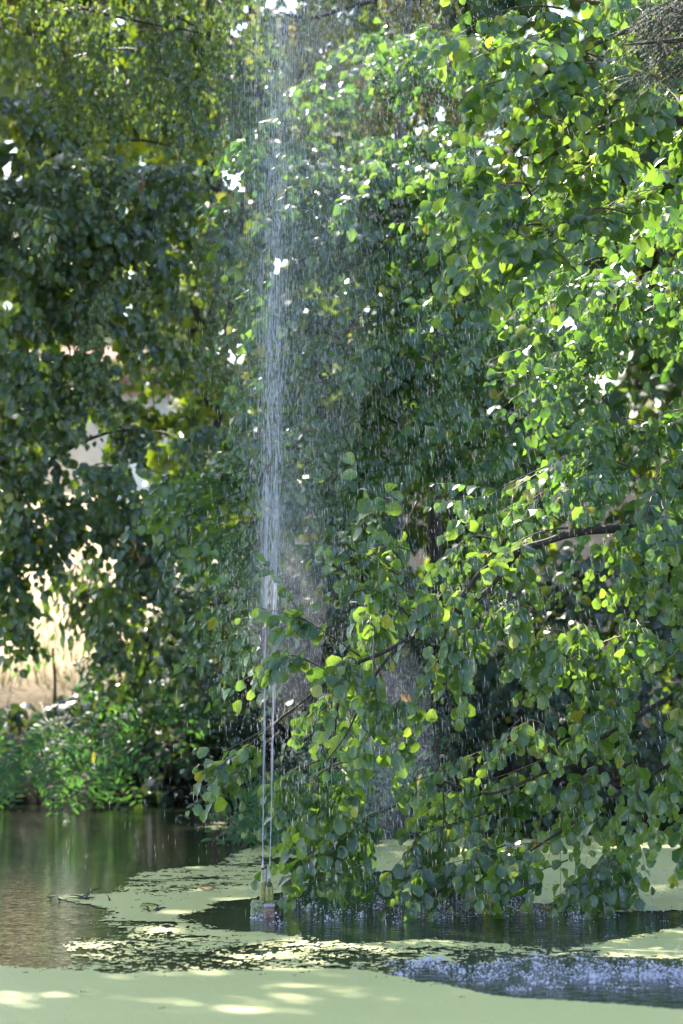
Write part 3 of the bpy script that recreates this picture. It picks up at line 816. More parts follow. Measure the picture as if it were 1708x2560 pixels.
# --- birch hanging strands
bi = Plant('birch_tree', 'silver birch with fine hanging leaf strands across the upper left', 'tree',
           ray_base(-420, 24.2), 'birch', 'birch', 0.062, droop=1.3, sweep=(0.1, -0.1, -0.6), twig=(0.25, 0.5), leaves=10, bark='birch_bark', face=1.0, maxobj=300, dense=1.1)
bi.trunk(P(-250, -900, 23.5), 0.14)
for b in [(180, 60, 22, 170, 90, .6, 1.8), (420, 70, 22, 160, 90, .6, 2.2), (600, 60, 21.8, 140, 90, .6, 1.8), (250, 190, 21.9, 160, 80, .5, 1.8), (480, 190, 21.8, 120, 80, .5, 1.8), (640, 190, 21.7, 60, 90, .5, 1.5),
          (150, 230, 21.8, 110, 40, .4, .8), (330, 250, 21.8, 100, 40, .4, .9), (590, 300, 21.7, 50, 60, .4, 1.0), (500, 640, 22.2, 110, 60, .4, 1.6), (330, 740, 22.2, 120, 60, .4, 1.7),
          (480, 790, 22.2, 90, 60, .4, 1.3), (230, 830, 22.2, 60, 50, .4, 1.2), (560, 740, 22.2, 50, 80, .4, 1.2), (300, -120, 22, 400, 110, .8, 2), (-100, 0, 22.3, 150, 150, .8, 2)]:
    bi.blob(*b)
bi.branch(Pt([(-200, -60, 22.9), (100, -10, 22.3), (280, 40, 22), (440, 70, 21.9), (560, 95, 21.8)]), 0.02, 0.005)
bi.branch(Pt([(440, 40, 22), (520, 80, 21.8), (570, 95, 21.7)]), 0.012, 0.004)

# --- browning birch top middle
bb = Plant('birch_tree', 'browning birch with sparse tan and yellow leaves at the top middle', 'tree',
           ray_base(1000, 27.5), 'birch', 'birch_brown', 0.06, droop=1.4, sweep=(0, -0.1, -0.6), twig=(0.4, 0.7), leaves=12, bark='birch_bark', face=0.7, maxobj=200)
bb.trunk(P(1050, -700, 26), 0.12)
for b in [(850, 60, 24, 160, 110, .7, 1.8), (1030, 80, 24, 150, 110, .7, 2.0), (1150, 150, 24, 100, 80, .6, 1.6), (960, 170, 24, 130, 60, .6, 1.4), (950, -120, 24.5, 350, 60, .8, .5)]:
    bb.blob(*b)
bb.branch(Pt([(1150, -50, 24.5), (900, 10, 24), (780, 45, 23.8), (700, 30, 23.8)]), 0.028, 0.01)
bb.branch(Pt([(1000, 120, 24.2), (880, 148, 24), (780, 150, 23.9)]), 0.02, 0.008)

# --- locust sprays (pinnate) low over the water
def locust(name_label, base, spots, fr_=(), size=0.082, cat='shrub'):
    p = Plant('locust_shrub', name_label, cat, base, 'leaflet', 'locust', size, droop=0.7, sweep=(-0.2, -0.5, -0.35), twig=(0.38, 0.55), leaves=14, face=0.9, maxobj=300, dense=1.3)
    p.trunk(base + np.array([0.1, -0.5, 1.0]), 0.03)
    for b in spots: p.blob(*b)
    p.size = 0.1
    for f_ in fr_: p.fronds(*f_)
    return p


locust('locust shrub with feathery blue green fronds hanging over the far left water', ray_base(120, 26.3),
       [(60, 1800, 25.2, 110, 60, .5, 1.0), (220, 1820, 25.2, 100, 60, .5, 1.0), (100, 1900, 25, 110, 50, .4, 1.0), (230, 1920, 25, 70, 50, .4, 1.0), (-120, 1850, 24.4, 150, 120, .6, 2)],
       [(28, -40, 330, 1780, 1890, 24.1), (26, -40, 290, 1850, 1930, 23.6), (7, 240, 400, 1720, 1770, 24.2), (16, 170, 600, 1630, 1740, 25)])
locust('darker locust shrub in deep shade left of the water column', ray_base(470, 26.2),
       [(430, 1680, 25.4, 110, 50, .5, .8), (540, 1700, 25.4, 80, 60, .5, .8)],
       [(14, 360, 600, 1640, 1780, 24.7)])
locust('pale lit locust fronds close behind the fountain nozzle', ray_base(900, 24.4),
       [(640, 2010, 21.4, 90, 50, .4, 2.2), (720, 1960, 21.6, 90, 50, .4, 2.0), (600, 2070, 21.2, 45, 22, .2, 1.6), (800, 1900, 22, 110, 60, .5, 1.8), (960, 1870, 22, 110, 70, .5, 1.8)],
       [(40, 590, 820, 1920, 2050, 20.9), (16, 850, 1000, 1800, 1900, 21.6)])

# --- dark undergrowth on the right bank
ug = Plant('undergrowth_shrub', 'undergrowth shrub with shade-darkened leaves behind the hanging alder on the right bank', 'shrub',
           ray_base(1300, 25), 'oval', 'shade_leaf', 0.095, droop=0.4, sweep=(-0.2, -0.5, -0.2), leaves=8, face=0.7, maxobj=200, dense=2.5)
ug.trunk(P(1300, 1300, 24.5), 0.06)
ul = Plant('undergrowth_shrub', 'undergrowth shrub with shade-darkened leaves filling the hollow between lawn gap and fountain', 'shrub',
           ray_base(520, 27), 'oval', 'shade_leaf', 0.12, droop=0.4, sweep=(-0.1, -0.5, -0.2), leaves=8, face=0.6, maxobj=150, dense=2.0)
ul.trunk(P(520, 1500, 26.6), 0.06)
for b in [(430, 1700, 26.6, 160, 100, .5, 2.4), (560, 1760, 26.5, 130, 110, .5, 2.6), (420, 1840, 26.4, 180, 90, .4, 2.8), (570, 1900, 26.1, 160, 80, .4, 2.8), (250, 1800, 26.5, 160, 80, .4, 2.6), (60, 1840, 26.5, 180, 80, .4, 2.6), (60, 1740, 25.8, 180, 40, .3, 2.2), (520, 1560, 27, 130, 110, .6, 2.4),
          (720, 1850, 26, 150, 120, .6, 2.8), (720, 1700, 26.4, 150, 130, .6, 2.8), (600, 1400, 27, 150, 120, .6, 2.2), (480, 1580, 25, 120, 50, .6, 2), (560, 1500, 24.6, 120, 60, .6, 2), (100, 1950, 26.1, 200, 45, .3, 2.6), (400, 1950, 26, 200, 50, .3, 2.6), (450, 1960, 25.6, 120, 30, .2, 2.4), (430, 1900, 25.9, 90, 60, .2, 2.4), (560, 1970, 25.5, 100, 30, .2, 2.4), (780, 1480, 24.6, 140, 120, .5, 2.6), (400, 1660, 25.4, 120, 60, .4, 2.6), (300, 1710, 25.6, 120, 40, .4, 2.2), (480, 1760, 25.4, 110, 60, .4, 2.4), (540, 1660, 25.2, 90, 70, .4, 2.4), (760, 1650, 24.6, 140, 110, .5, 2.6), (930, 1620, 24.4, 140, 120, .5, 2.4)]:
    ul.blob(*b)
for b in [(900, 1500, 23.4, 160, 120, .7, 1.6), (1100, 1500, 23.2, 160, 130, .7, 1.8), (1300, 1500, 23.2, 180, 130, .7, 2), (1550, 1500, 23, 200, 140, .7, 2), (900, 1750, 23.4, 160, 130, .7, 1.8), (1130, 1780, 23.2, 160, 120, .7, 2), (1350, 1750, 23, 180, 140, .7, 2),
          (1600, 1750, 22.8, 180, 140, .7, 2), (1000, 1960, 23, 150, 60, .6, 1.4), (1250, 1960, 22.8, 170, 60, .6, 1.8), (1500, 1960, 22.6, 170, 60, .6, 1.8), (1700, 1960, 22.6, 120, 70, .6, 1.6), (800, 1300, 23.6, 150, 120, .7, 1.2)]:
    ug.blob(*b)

# --- chestnut-like sapling with long leaves in the lawn gap
ls = Plant('willow_sapling', 'slender sapling with long narrow drooping leaves in front of the sunlit lawn', 'shrub',
           ray_base(300, 26.4), 'lance', 'lime', 0.16, droop=0.9, sweep=(-0.2, -0.3, -0.5), leaves=8, tilt=1.1, face=0.5, maxobj=150)
ls.trunk(P(300, 1350, 25.8), 0.025)
for b in [(200, 1390, 25.3, 70, 45, .4, .5), (290, 1440, 25.2, 80, 50, .4, 1.0), (340, 1560, 25.2, 80, 50, .5, 1.0)]:
    ls.blob(*b)

# --- backdrop trees behind
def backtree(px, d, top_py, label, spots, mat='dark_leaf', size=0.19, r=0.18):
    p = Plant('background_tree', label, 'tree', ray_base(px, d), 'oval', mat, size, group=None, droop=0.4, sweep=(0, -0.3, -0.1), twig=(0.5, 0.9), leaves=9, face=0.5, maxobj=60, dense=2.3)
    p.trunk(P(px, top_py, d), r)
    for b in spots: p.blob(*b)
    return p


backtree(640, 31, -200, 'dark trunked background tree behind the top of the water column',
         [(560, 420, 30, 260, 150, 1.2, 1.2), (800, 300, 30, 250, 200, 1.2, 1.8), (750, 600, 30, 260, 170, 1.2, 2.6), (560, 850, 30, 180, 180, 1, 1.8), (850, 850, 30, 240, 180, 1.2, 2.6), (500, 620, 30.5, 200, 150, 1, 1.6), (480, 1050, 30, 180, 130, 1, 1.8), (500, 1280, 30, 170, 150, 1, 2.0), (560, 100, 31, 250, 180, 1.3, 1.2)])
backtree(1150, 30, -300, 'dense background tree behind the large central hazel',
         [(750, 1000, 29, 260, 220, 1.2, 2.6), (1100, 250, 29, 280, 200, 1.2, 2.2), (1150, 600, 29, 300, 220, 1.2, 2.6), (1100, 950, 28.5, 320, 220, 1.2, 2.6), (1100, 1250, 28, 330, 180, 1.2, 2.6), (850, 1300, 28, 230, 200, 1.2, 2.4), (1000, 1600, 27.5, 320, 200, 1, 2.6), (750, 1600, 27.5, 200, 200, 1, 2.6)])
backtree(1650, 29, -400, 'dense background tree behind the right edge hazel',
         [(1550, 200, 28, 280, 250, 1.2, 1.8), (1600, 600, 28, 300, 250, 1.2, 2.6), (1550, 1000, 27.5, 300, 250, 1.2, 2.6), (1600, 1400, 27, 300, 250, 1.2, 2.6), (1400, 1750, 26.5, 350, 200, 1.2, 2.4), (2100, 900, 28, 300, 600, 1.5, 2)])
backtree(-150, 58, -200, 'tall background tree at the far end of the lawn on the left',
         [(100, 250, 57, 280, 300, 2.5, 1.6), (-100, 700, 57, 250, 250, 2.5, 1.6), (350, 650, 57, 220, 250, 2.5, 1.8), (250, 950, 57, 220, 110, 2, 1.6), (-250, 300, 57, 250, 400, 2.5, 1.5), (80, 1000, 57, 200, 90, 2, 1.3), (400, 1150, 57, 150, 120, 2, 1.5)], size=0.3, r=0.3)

co = Plant('yew_tree', 'dark grey green conifer spray reaching into the top right corner', 'tree', ray_base(2500, 14.5), 'needle', 'conifer', 0.034,
           droop=0.3, sweep=(-0.9, -0.1, -0.25), twig=(0.2, 0.35), leaves=26, face=0.3, maxobj=0, dense=1.0)
co.trunk(P(2400, -700, 14.5), 0.15)
for b in [(1640, 60, 14.3, 110, 50, .25, 2.6), (1660, 170, 14.3, 90, 35, .25, 2.4), (1760, 100, 14.4, 120, 90, .3, 1.6), (1900, 0, 14.5, 150, 120, .4, 1.4)]:
    co.blob(*b)
co.branch(Pt([(2300, 40, 14.6), (1950, 60, 14.4), (1700, 100, 14.3), (1560, 110, 14.3)]), 0.03, 0.004)

# unseen trees added beside and behind the camera to cut low skylight
for tx_, ty_, th_, lab in [(-12.5, 5, 13, 'unseen tree added on the near left shore'), (-10, -6, 14, 'unseen tree added behind the camera to the left'), (-2, -10, 15, 'unseen tree added straight behind the camera'),
                           (6.5, -9, 14, 'unseen tree added behind the camera to the right'), (13, -1, 13, 'unseen tree added on the near right shore'), (13.5, 10, 13, 'unseen tree added on the right shore')]:
    b = np.array([tx_, ty_, 0.0]); b[2] = float(ground_h(b[:1], b[1:2])[0])
    p = Plant('added_ring_tree', lab, 'tree', b, 'oval', 'dark_leaf', 0.5, group='unseen trees added round the pond', droop=0.3, sweep=(0, 0, 0), twig=(0.8, 1.6), leaves=8, face=0.0, maxobj=0, dense=1.0)
    p.trunk(np.array([tx_, ty_, th_ - 3.0]), 0.25)
    for zc, rr_ in ((4, 3.6), (7.5, 4.0), (th_ - 2.5, 3.2)):
        p.wblob((tx_, ty_, zc), (rr_, rr_, 2.3), 3.2)

# far wood beyond the lawn
for i_, (fx, fy, fh, lab) in enumerate([(-11, 88, 24, 'far woodland tree, leftmost of the row beyond the garden house'), (-5.5, 92, 27, 'far woodland tree behind the birch strands'), (0.5, 86, 26, 'far woodland tree behind the top of the fountain column'),
                                        (6.5, 90, 25, 'far woodland tree behind the middle hazel'), (12, 87, 26, 'far woodland tree, rightmost of the row')]):
    b = np.array([fx, fy, 0.0]); b[2] = float(ground_h(b[:1], b[1:2])[0])
    p = Plant('woodland_tree', lab, 'tree', b, 'oval', 'dark_leaf', 0.7, group='far wood beyond the lawn', droop=0.3, sweep=(0, -0.1, 0), twig=(1.0, 2.0), leaves=8, face=0.3, maxobj=0, dense=1.0)
    p.trunk(np.array([fx, fy, fh - 4]), 0.4)
    for zc, rr_ in ((6.5, 3.4), (10.5, 4.2), (15, 4.4), (19.5, 4.0), (23, 3.0)):
        p.wblob((fx + rng.normal(0, .6), fy + rng.normal(0, .6), zc + 1.5), (rr_ * 1.15, rr_, 3.2), 5.0)

# crowns added mostly above the view to block sun and sky, coarse leaves
def tall(x, y, h, label, blobs, size=0.3, r=0.22, mat='dark_leaf', cat='tree'):
    b = np.array([x, y, 0.0]); b[2] = float(ground_h(b[:1], b[1:2])[0])
    p = Plant('added_shade_tree', label, cat, b, 'oval', mat, size, droop=0.3, sweep=(0, -0.1, 0), twig=(0.7, 1.3), leaves=8, face=0.3, maxobj=0, dense=1.0)
    p.trunk(np.array([x + 0.3, y, h]), r)
    for q in blobs: p.wblob(*q)
    return p


tall(-1.5, 30, 13, 'oak crown added above the top of the view behind the lime tree to block the sun',
     [((-2.5, 29, 8.6), (2.8, 2.2, 1.8), 5), ((0, 28.5, 10), (2.8, 2.2, 1.8), 5), ((-4.8, 30, 10.5), (2.6, 2.2, 2), 5), ((-1, 29, 12.4), (3.0, 2.4, 1.4), 0.8), ((-6.5, 30, 13.2), (2.6, 2.2, 1.8), 3), ((-7, 30, 8.4), (2, 2, 1.6), 4), ((-6.3, 28.2, 11.2), (2, 2, 1.4), 4)])
tall(3.5, 29.5, 13, 'oak crown added above the top of the view behind the central hazel to block the sun',
     [((2.2, 28, 8.8), (2.2, 2, 1.6), 4), ((5, 28.5, 8), (2.0, 2, 1.4), 1.2), ((3.2, 28.5, 11), (2.6, 2, 1.8), 1.6), ((2.4, 28, 6.8), (2.4, 1.5, 1.2), 3)])
tall(-7.5, 21.5, 11, 'unseen canopy added on the left shore to shade the near duckweed',  # added canopies out of view, set where they shade the near duckweed
     [((-3.9, 17.6, 6.75), (3.2, 1.5, .35), 8), ((-4.4, 19.0, 8.0), (3.4, 1.4, .4), 7), ((-6.0, 20.5, 6.5), (2.0, 2.4, 1.8), 2.6), ((-7.5, 22, 8.5), (2.4, 2.4, 2.0), 2.6), ((-5.4, 18.2, 8.2), (2.2, 2.2, 1.8), 2.6), ((-6.5, 19.5, 10.6), (2.8, 3, 1.6), 2.4), ((-7, 22, 4.5), (1.6, 2, 1.6), 2.6), ((-3.8, 20.5, 8.4), (2.8, 2.0, 1.1), 5), ((-2.2, 19.6, 8.1), (1.8, 1.8, .7), 5), ((-3.8, 19.8, 7.6), (2.8, 1.6, .5), 5), ((-4.6, 23, 11.2), (3, 2, 1), 5), ((-4.6, 22.5, 10.6), (2.6, 2.0, 1.2), 2.6)])
# ------------------------------------------------------------------ finalise plants
def finalize():
    allp, owner = [], []
    for i, s in enumerate(PLANTS):
        s.pos = np.concatenate(s.pos); s.ax = np.concatenate(s.ax); s.nr = np.concatenate(s.nr); s.sz = np.concatenate(s.sz)
        g = ground_h(s.pos[:, 0], s.pos[:, 1])
        k = s.pos[:, 2] > np.maximum(g, 0) + 0.03
        s.pos, s.ax, s.nr, s.sz = s.pos[k], s.ax[k], s.nr[k], s.sz[k]
        owner.append(np.full(len(s.pos), i)); allp.append(s.pos + s.ax * (s.sz * .5)[:, None])
    A = np.concatenate(allp); own = np.concatenate(owner); szs = np.concatenate([s.sz for s in PLANTS])
    px, py, f = project(A)
    inside = (px > -20) & (px < 1728) & (py > -20) & (py < 2580)
    # depth buffer of 14 px cells: a leaf is taken as visible if it is the nearest in its cell
    cell = 14
    gx_ = np.clip((px / cell).astype(int) + 2, 0, 130); gy_ = np.clip((py / cell).astype(int) + 2, 0, 190)
    buf = np.full((132, 192), 1e9)
    np.minimum.at(buf, (gx_[inside], gy_[inside]), f[inside])
    b2 = buf.copy()
    for a_, b_ in ((1, 0), (-1, 0), (0, 1), (0, -1)):
        b2 = np.minimum(b2, np.roll(np.roll(buf, a_, 0), b_, 1) + 0.12)
    vis = inside & (f <= b2[gx_, gy_] + 1e-6)
    app = szs / f
    nobj = 0; ntri = 0
    for i, s in enumerate(PLANTS):
        m = own == i
        v = vis[m]; a = app[m] * np.abs((s.nr * nrm(s.pos - np.array([0, 0, CAM_H]))).sum(-1) * .6 + .4)
        cand = np.where(v)[0]
        cand = cand[np.argsort(-a[cand])][:s.maxobj]
        root = empty(s.name, tuple(s.base), s.label, s.cat, s.group)
        R = np.stack([np.cross(s.ax, s.nr), s.ax, s.nr], -1)       # columns x,y,z
        hi = leaf_data(s.leaf, s.mat)
        for c in cand:
            o = bpy.data.objects.new('leaf', hi); COL.objects.link(o); o.parent = root
            mt = Matrix(((R[c] * s.sz[c]).tolist())).to_4x4(); mt.translation = Vector(s.pos[c] - s.base)
            o.matrix_local = mt
            nobj += 1
        rest = np.ones(len(s.pos), bool); rest[cand] = False
        V0, F0, T0, uv0 = LEAF[s.leaf][0]
        V, F, T = tile(V0, F0, T0, R[rest] * s.sz[rest][:, None, None], s.pos[rest] - s.base)
        n = rest.sum(); tone = np.repeat(rng.random(n), len(V0)); uv = np.tile(uv0, (n, 1))
        o = link('foliage', make_mesh('foliage', V, F, T, [M[s.mat]], smooth=True, uv=uv, attrs={'leaf_tone': tone}), root); o['kind'] = 'stuff'
        ntri += len(T) * 2
        parts = [tubes(p - s.base, r, 4) for p, r in s.tubes]
        V, F, T = join(parts)
        o = link('twigs', make_mesh('twigs', V, F, T, [M['twig']], smooth=True), root); o['kind'] = 'stuff'
        ntri += len(T) * 2
        if hasattr(s, 'trunk_pts'):
            q, r = s.trunk_pts
            link('trunk', make_mesh('trunk', *tubes((q - s.base)[None], r[None], 12), [M[s.bark]], smooth=True), root)
        for q, r in s.branches:
            link('branch', make_mesh('branch', *tubes((q - s.base)[None], r[None], 8), [M['bark']], smooth=True), root)
        dm = leaf_data('round', 'dead')
        for p, sz in s.dead:
            o = bpy.data.objects.new('dead_leaf', dm); COL.objects.link(o); o.parent = root
            axd = Vector((rng.normal(0, .25), rng.normal(0, .25), -1)).normalized()
            nr_ = Vector((rng.normal(0, 1), -1, rng.normal(0, .2))); nr_ = (nr_ - nr_.dot(axd) * axd).normalized()
            xx = axd.cross(nr_)
            mt = Matrix((xx * 0.55 * sz, axd * sz, nr_ * sz)).transposed().to_4x4(); mt.translation = Vector(p - s.base)
            o.matrix_local = mt


finalize()

# ------------------------------------------------------------------ fountain
mossy = simple('mossy_concrete', (0.05, 0.05, 0.045), (0.3, 0.32, 0.12), 45, 0.75, 0.8, c3=(0.42, 0.44, 0.45))
darkmoss = simple('dark_wet_block', (0.02, 0.02, 0.018), (0.09, 0.1, 0.04), 45, 0.5, 0.8, c3=(0.2, 0.2, 0.2))
brickm = simple('wet_brick', (0.16, 0.08, 0.06), (0.3, 0.17, 0.13), 60, 0.45, 0.5, c3=(0.45, 0.36, 0.33))
lidm = simple('pale_lid', (0.35, 0.35, 0.4), (0.55, 0.55, 0.62), 40, 0.3, 0.2)
brass = simple('mossy_brass_pipe', (0.12, 0.10, 0.04), (0.38, 0.36, 0.12), 50, 0.4, 0.5, c3=(0.5, 0.45, 0.25))
steel = simple('wet_grey_pipe', (0.28, 0.28, 0.32), (0.5, 0.5, 0.56), 30, 0.25, 0.1, spec=0.7)
collar = simple('dark_collar', (0.03, 0.022, 0.016), (0.14, 0.1, 0.07), 60, 0.35, 0.5)

mwat, n, l = newmat('white_water')
out = n.new('ShaderNodeOutputMaterial')
pb = n.new('ShaderNodeBsdfPrincipled'); pb.inputs['Base Color'].default_value = (0.85, 0.87, 0.95, 1); pb.inputs['Roughness'].default_value = 0.2; pb.inputs['IOR'].default_value = 1.333  # slight blue in the base stands in for sky mirrored by drops
tb = n.new('ShaderNodeBsdfTranslucent'); tb.inputs[0].default_value = (0.9, 0.92, 1.0, 1)
tp = n.new('ShaderNodeBsdfTransparent')
m1 = n.new('ShaderNodeMixShader'); m1.inputs[0].default_value = 0.55
m2 = n.new('ShaderNodeMixShader'); m2.inputs[0].default_value = 0.45
l.new(pb.outputs[0], m1.inputs[1]); l.new(tb.outputs[0], m1.inputs[2]); l.new(m1.outputs[0], m2.inputs[1]); l.new(tp.outputs[0], m2.inputs[2]); l.new(m2.outputs[0], out.inputs[0])
M['water_drop'] = mwat

msp, n, l = newmat('sky_tinted_splash')
out = n.new('ShaderNodeOutputMaterial'); pb = n.new('ShaderNodeBsdfPrincipled'); pb.inputs['Base Color'].default_value = (0.70, 0.68, 0.78, 1); pb.inputs['Roughness'].default_value = 0.12  # violet base colour stands in for sky reflected in the drops
pb.inputs['IOR'].default_value = 1.333; tb = n.new('ShaderNodeBsdfTranslucent'); tb.inputs[0].default_value = (0.9, 0.9, 1, 1)
m1 = n.new('ShaderNodeMixShader'); m1.inputs[0].default_value = 0.35; l.new(pb.outputs[0], m1.inputs[1]); l.new(tb.outputs[0], m1.inputs[2]); l.new(m1.outputs[0], out.inputs[0])

FB = Wt(665, 2288)
S = FB[1] / FPX
fr = empty('fountain', tuple(FB), 'small mossy fountain head with two pipes on blocks shooting thin water jets', 'fountain')


def loc(px, z, dy=0.0):
    return np.array([(px - 665) * S, dy, z])


def rough_box(w, d, h, seed, amp=0.003, seg=4):
    r = np.random.default_rng(seed)
    import bmesh
    b = bmesh.new(); bmesh.ops.create_cube(b, size=1)
    bmesh.ops.subdivide_edges(b, edges=b.edges[:], cuts=seg, use_grid_fill=True)
    for v in b.verts:
        x, y, z = v.co
        k = 1 - 0.06 * (abs(x) > .45) * (abs(z) > .45) - 0.05 * (abs(y) > .45) * (abs(x) > .45)
        v.co = (x * w * k + r.normal(0, amp), y * d * k + r.normal(0, amp), (z + .5) * h + (r.normal(0, amp) if z > .4 else 0))
    me = bpy.data.meshes.new('block'); b.to_mesh(me); b.free()
    return me


def addbox(name, w, d, h, at, mat, seed, amp=0.003, parent=fr):
    me = rough_box(w, d, h, seed, amp); me.materials.append(mat)
    return link(name, me, parent, tuple(at))


o = addbox('concrete_block', 34 * S, 0.10, 0.115, loc(645, -0.035, 0.03), mossy, 1); o['label'] = 'moss speckled grey block on the left'
o = addbox('brick_block', 26 * S, 0.075, 0.085, loc(674.5, -0.03, -0.055), brickm, 2, .0015); o['label'] = 'reddish brown block in front'
lid = addbox('lid', 27.5 * S, 0.08, 0.012, np.array([0, 0, 0.086]), lidm, 3, .0008, parent=o)
o = addbox('concrete_block', 22 * S, 0.09, 0.112, loc(695, -0.035, 0.035), darkmoss, 4); o['label'] = 'dark wet block on the right'
addbox('footing', 0.2, 0.2, 0.6, loc(668, -0.66, 0.02), darkmoss, 5)


def pipe(name, prof, at, mat, sides=18, parent=fr, lean=0.0):
    me = make_mesh(name, *lathe(prof, sides), [mat], smooth=True)
    ob = link(name, me, parent, tuple(at)); ob.rotation_euler = (0, lean, 0)
    return ob


z0, z1 = 0.06, 0.272
p1 = pipe('nozzle_pipe', [(9 * S, 0), (8.6 * S, .05), (7.8 * S, .118), (8.4 * S, .120), (8.4 * S, .128), (7.0 * S, .130), (6.6 * S, .20), (6.6 * S, .205)], loc(657, z0, .03), brass, lean=0.03)
pipe('collar', [(6.9 * S, 0), (7.6 * S, .003), (7.8 * S, .018), (7.0 * S, .022), (4 * S, .022)], (0, 0, .196), collar, parent=p1)
pipe('sleeve', [(4.6 * S, 0), (4.8 * S, .004), (4.8 * S, .07), (4.4 * S, .074)], (3.2 * S, -3.2 * S, .128), steel, parent=p1)
for dx_ in (-4.6, 5.0):
    q = pipe('nozzle_pipe', [(6.0 * S, 0), (5.2 * S, .06), (4.4 * S, .105), (4.4 * S, .112)], loc(674 + dx_, .055, -.005), brass, lean=-0.01)
q = pipe('collar', [(7.2 * S, 0), (7.6 * S, .004), (7.2 * S, .018), (5 * S, .022), (3.6 * S, .023), (3.4 * S, .032)], loc(673.5, .163, -.005), collar)
pipe('nozzle_tip', [(3.4 * S, 0), (3.2 * S, .018), (2.6 * S, .02)], loc(674, .19, -.005), brass)


def jet(px0, py0, px1, py1, px2, py2, rb, name='water_jet'):
    a, b, c = P(px0, py0, FB[1]) - FB, P(px1, py1, FB[1]) - FB, P(px2, py2, FB[1]) - FB
    K = 60; t = np.linspace(0, 1, K) ** 1.6
    pts = a[None] * ((1 - t) * (1 - 2 * t))[:, None] + b[None] * (4 * t * (1 - t))[:, None] + c[None] * (t * (2 * t - 1))[:, None]
    zrel = pts[:, 2] - pts[0, 2]
    r = np.where(zrel < 0.055, rb + (0.0022 - rb) * (zrel / 0.055) ** .7, 0.0021 + 0.0004 * np.clip(zrel - .4, 0, 1) - 0.0012 * np.clip(zrel - 1.4, 0, 1))
    r = r * rng.uniform(.75, 1.25, K)
    pts = pts + rng.normal(0, 1, pts.shape) * np.array([1, 1, 0]) * (0.0003 + 0.0006 * np.clip(zrel, 0, 2))[:, None]
    link(name, make_mesh(name, *tubes(pts[None], r[None], 8), [msp], smooth=True), fr)
    return pts


jet(657, 2169, 661, 1750, 668, 1290, 0.010)
jet(674, 2201, 685, 1750, 695, 1240, 0.009)


# spindle shaped drops ------------------------------------------------
def spindles(p, v, L, r):
    """p (N,3) centre, v unit dir, L half-length, r radius: 2 tips + ring of 3"""
    N = len(p)
    ref = np.where(np.abs(v[:, 2:3]) > .9, np.array([[1., 0, 0]]), np.array([[0, 0, 1.]]))
    a = nrm(np.cross(v, ref)); b = np.cross(v, a)
    V = np.empty((N, 5, 3))
    V[:, 0] = p - v * L[:, None]; V[:, 4] = p + v * L[:, None]
    for k in range(3):
        an = k * 2.0944
        V[:, 1 + k] = p + (a * math.cos(an) + b * math.sin(an)) * r[:, None] - v * (L * .2)[:, None]
    F = np.array([0, 2, 1, 0, 3, 2, 0, 1, 3, 4, 1, 2, 4, 2, 3, 4, 3, 1])
    return V.reshape(-1, 3), (F[None] + (np.arange(N) * 5)[:, None]).ravel(), np.full(N * 6, 3)


def fountain_drops(n):
    """ballistic flight of n drops from the nozzles with wind drift, sampled at random moments"""
    z0 = 0.25
    v0 = rng.normal(11.6, 0.7, n); size = rng.uniform(0, 1, n) ** 1.6
    k = 0.04 + 0.22 * (1 - size)
    tx = np.where(rng.random(n) < .5, 657, 677); pos = np.stack([(tx - 665) * S + FB[0], np.full(n, FB[1]), np.full(n, z0)], -1)
    sp = np.abs(rng.normal(0, 1, n)) ** 1.2
    an = rng.uniform(0, 2 * math.pi, n)
    vel = np.stack([0.12 + 0.30 * sp * np.cos(an), 0.24 * sp * np.sin(an), v0], -1)
    tstop = rng.uniform(0.12, 2.9, n)
    wx_ = np.abs(rng.normal(0, 1, n)) * 3.2 - 0.3; wy_ = -rng.uniform(0, 1, n) * 0.9 * np.maximum(wx_, 0)
    dt = 0.02
    for i in range(140):
        act = (i * dt < tstop) & (pos[:, 2] > 0)
        h = pos[:, 2]; g = np.clip((h - 2.5) / 4, 0, 1)
        down = vel[:, 2] < 2
        wind = np.stack([np.where(down, wx_, .25 * wx_) * (0.4 + g), np.where(down, wy_, 0) * (0.4 + g), 0 * h], -1)
        acc = k[:, None] * 1.6 * (wind - vel * np.array([1, 1, .35])) + np.array([0, 0, -9.81])
        turb = rng.normal(0, .35, (n, 3)) * np.array([1, 1, .2]) * np.where(i * dt > .6, 1, .15)
        vel = np.where(act[:, None], vel + acc * dt + turb * dt ** .5 * .5, vel)
        pos = np.where(act[:, None], pos + vel * dt, pos)
    return pos, vel, size


pos, vel, size = fountain_drops(36000)
k = (pos[:, 2] > 0.02) & (pos[:, 2] < 9)
pos, vel, size = pos[k], vel[k], size[k]
sp = np.linalg.norm(vel, axis=1)
L = np.clip(sp, 1.5, 9) / 330 * rng.uniform(.6, 1.3, len(sp)); r = 0.0006 + 0.0006 * size
V, F, T = spindles(pos, nrm(vel), L, r)
# fine mist drops drifting off the columns
for mx_, my_, md_, ra_, rb_, cnt in [(700, 1480, 16.2, 90, 330, 9000), (960, 1850, 17.2, 90, 170, 9000), (740, 900, 16.2, 90, 300, 6000), (760, 450, 16.2, 130, 220, 6000), (850, 100, 16.2, 200, 130, 6000), (1150, 900, 16.0, 230, 450, 6000), (1250, 2240, 16.1, 260, 50, 5000), (1500, 2420, 13.6, 260, 30, 4000)]:
    q = np.array([P(mx_, my_, md_)]) + rng.normal(0, 1, (cnt, 3)) * np.array([ra_, 90, rb_]) * md_ / FPX
    q = q[q[:, 2] > .02]
    v1 = spindles(q, nrm(rng.normal(0, .12, q.shape) + np.array([.06, 0, -1])), rng.uniform(.003, .011, len(q)), rng.uniform(.0004, .0008, len(q)))
    V, F, T = join([(V, F, T), v1])
o = link('water_spray', make_mesh('water_spray', V, F, T, [mwat], smooth=True))
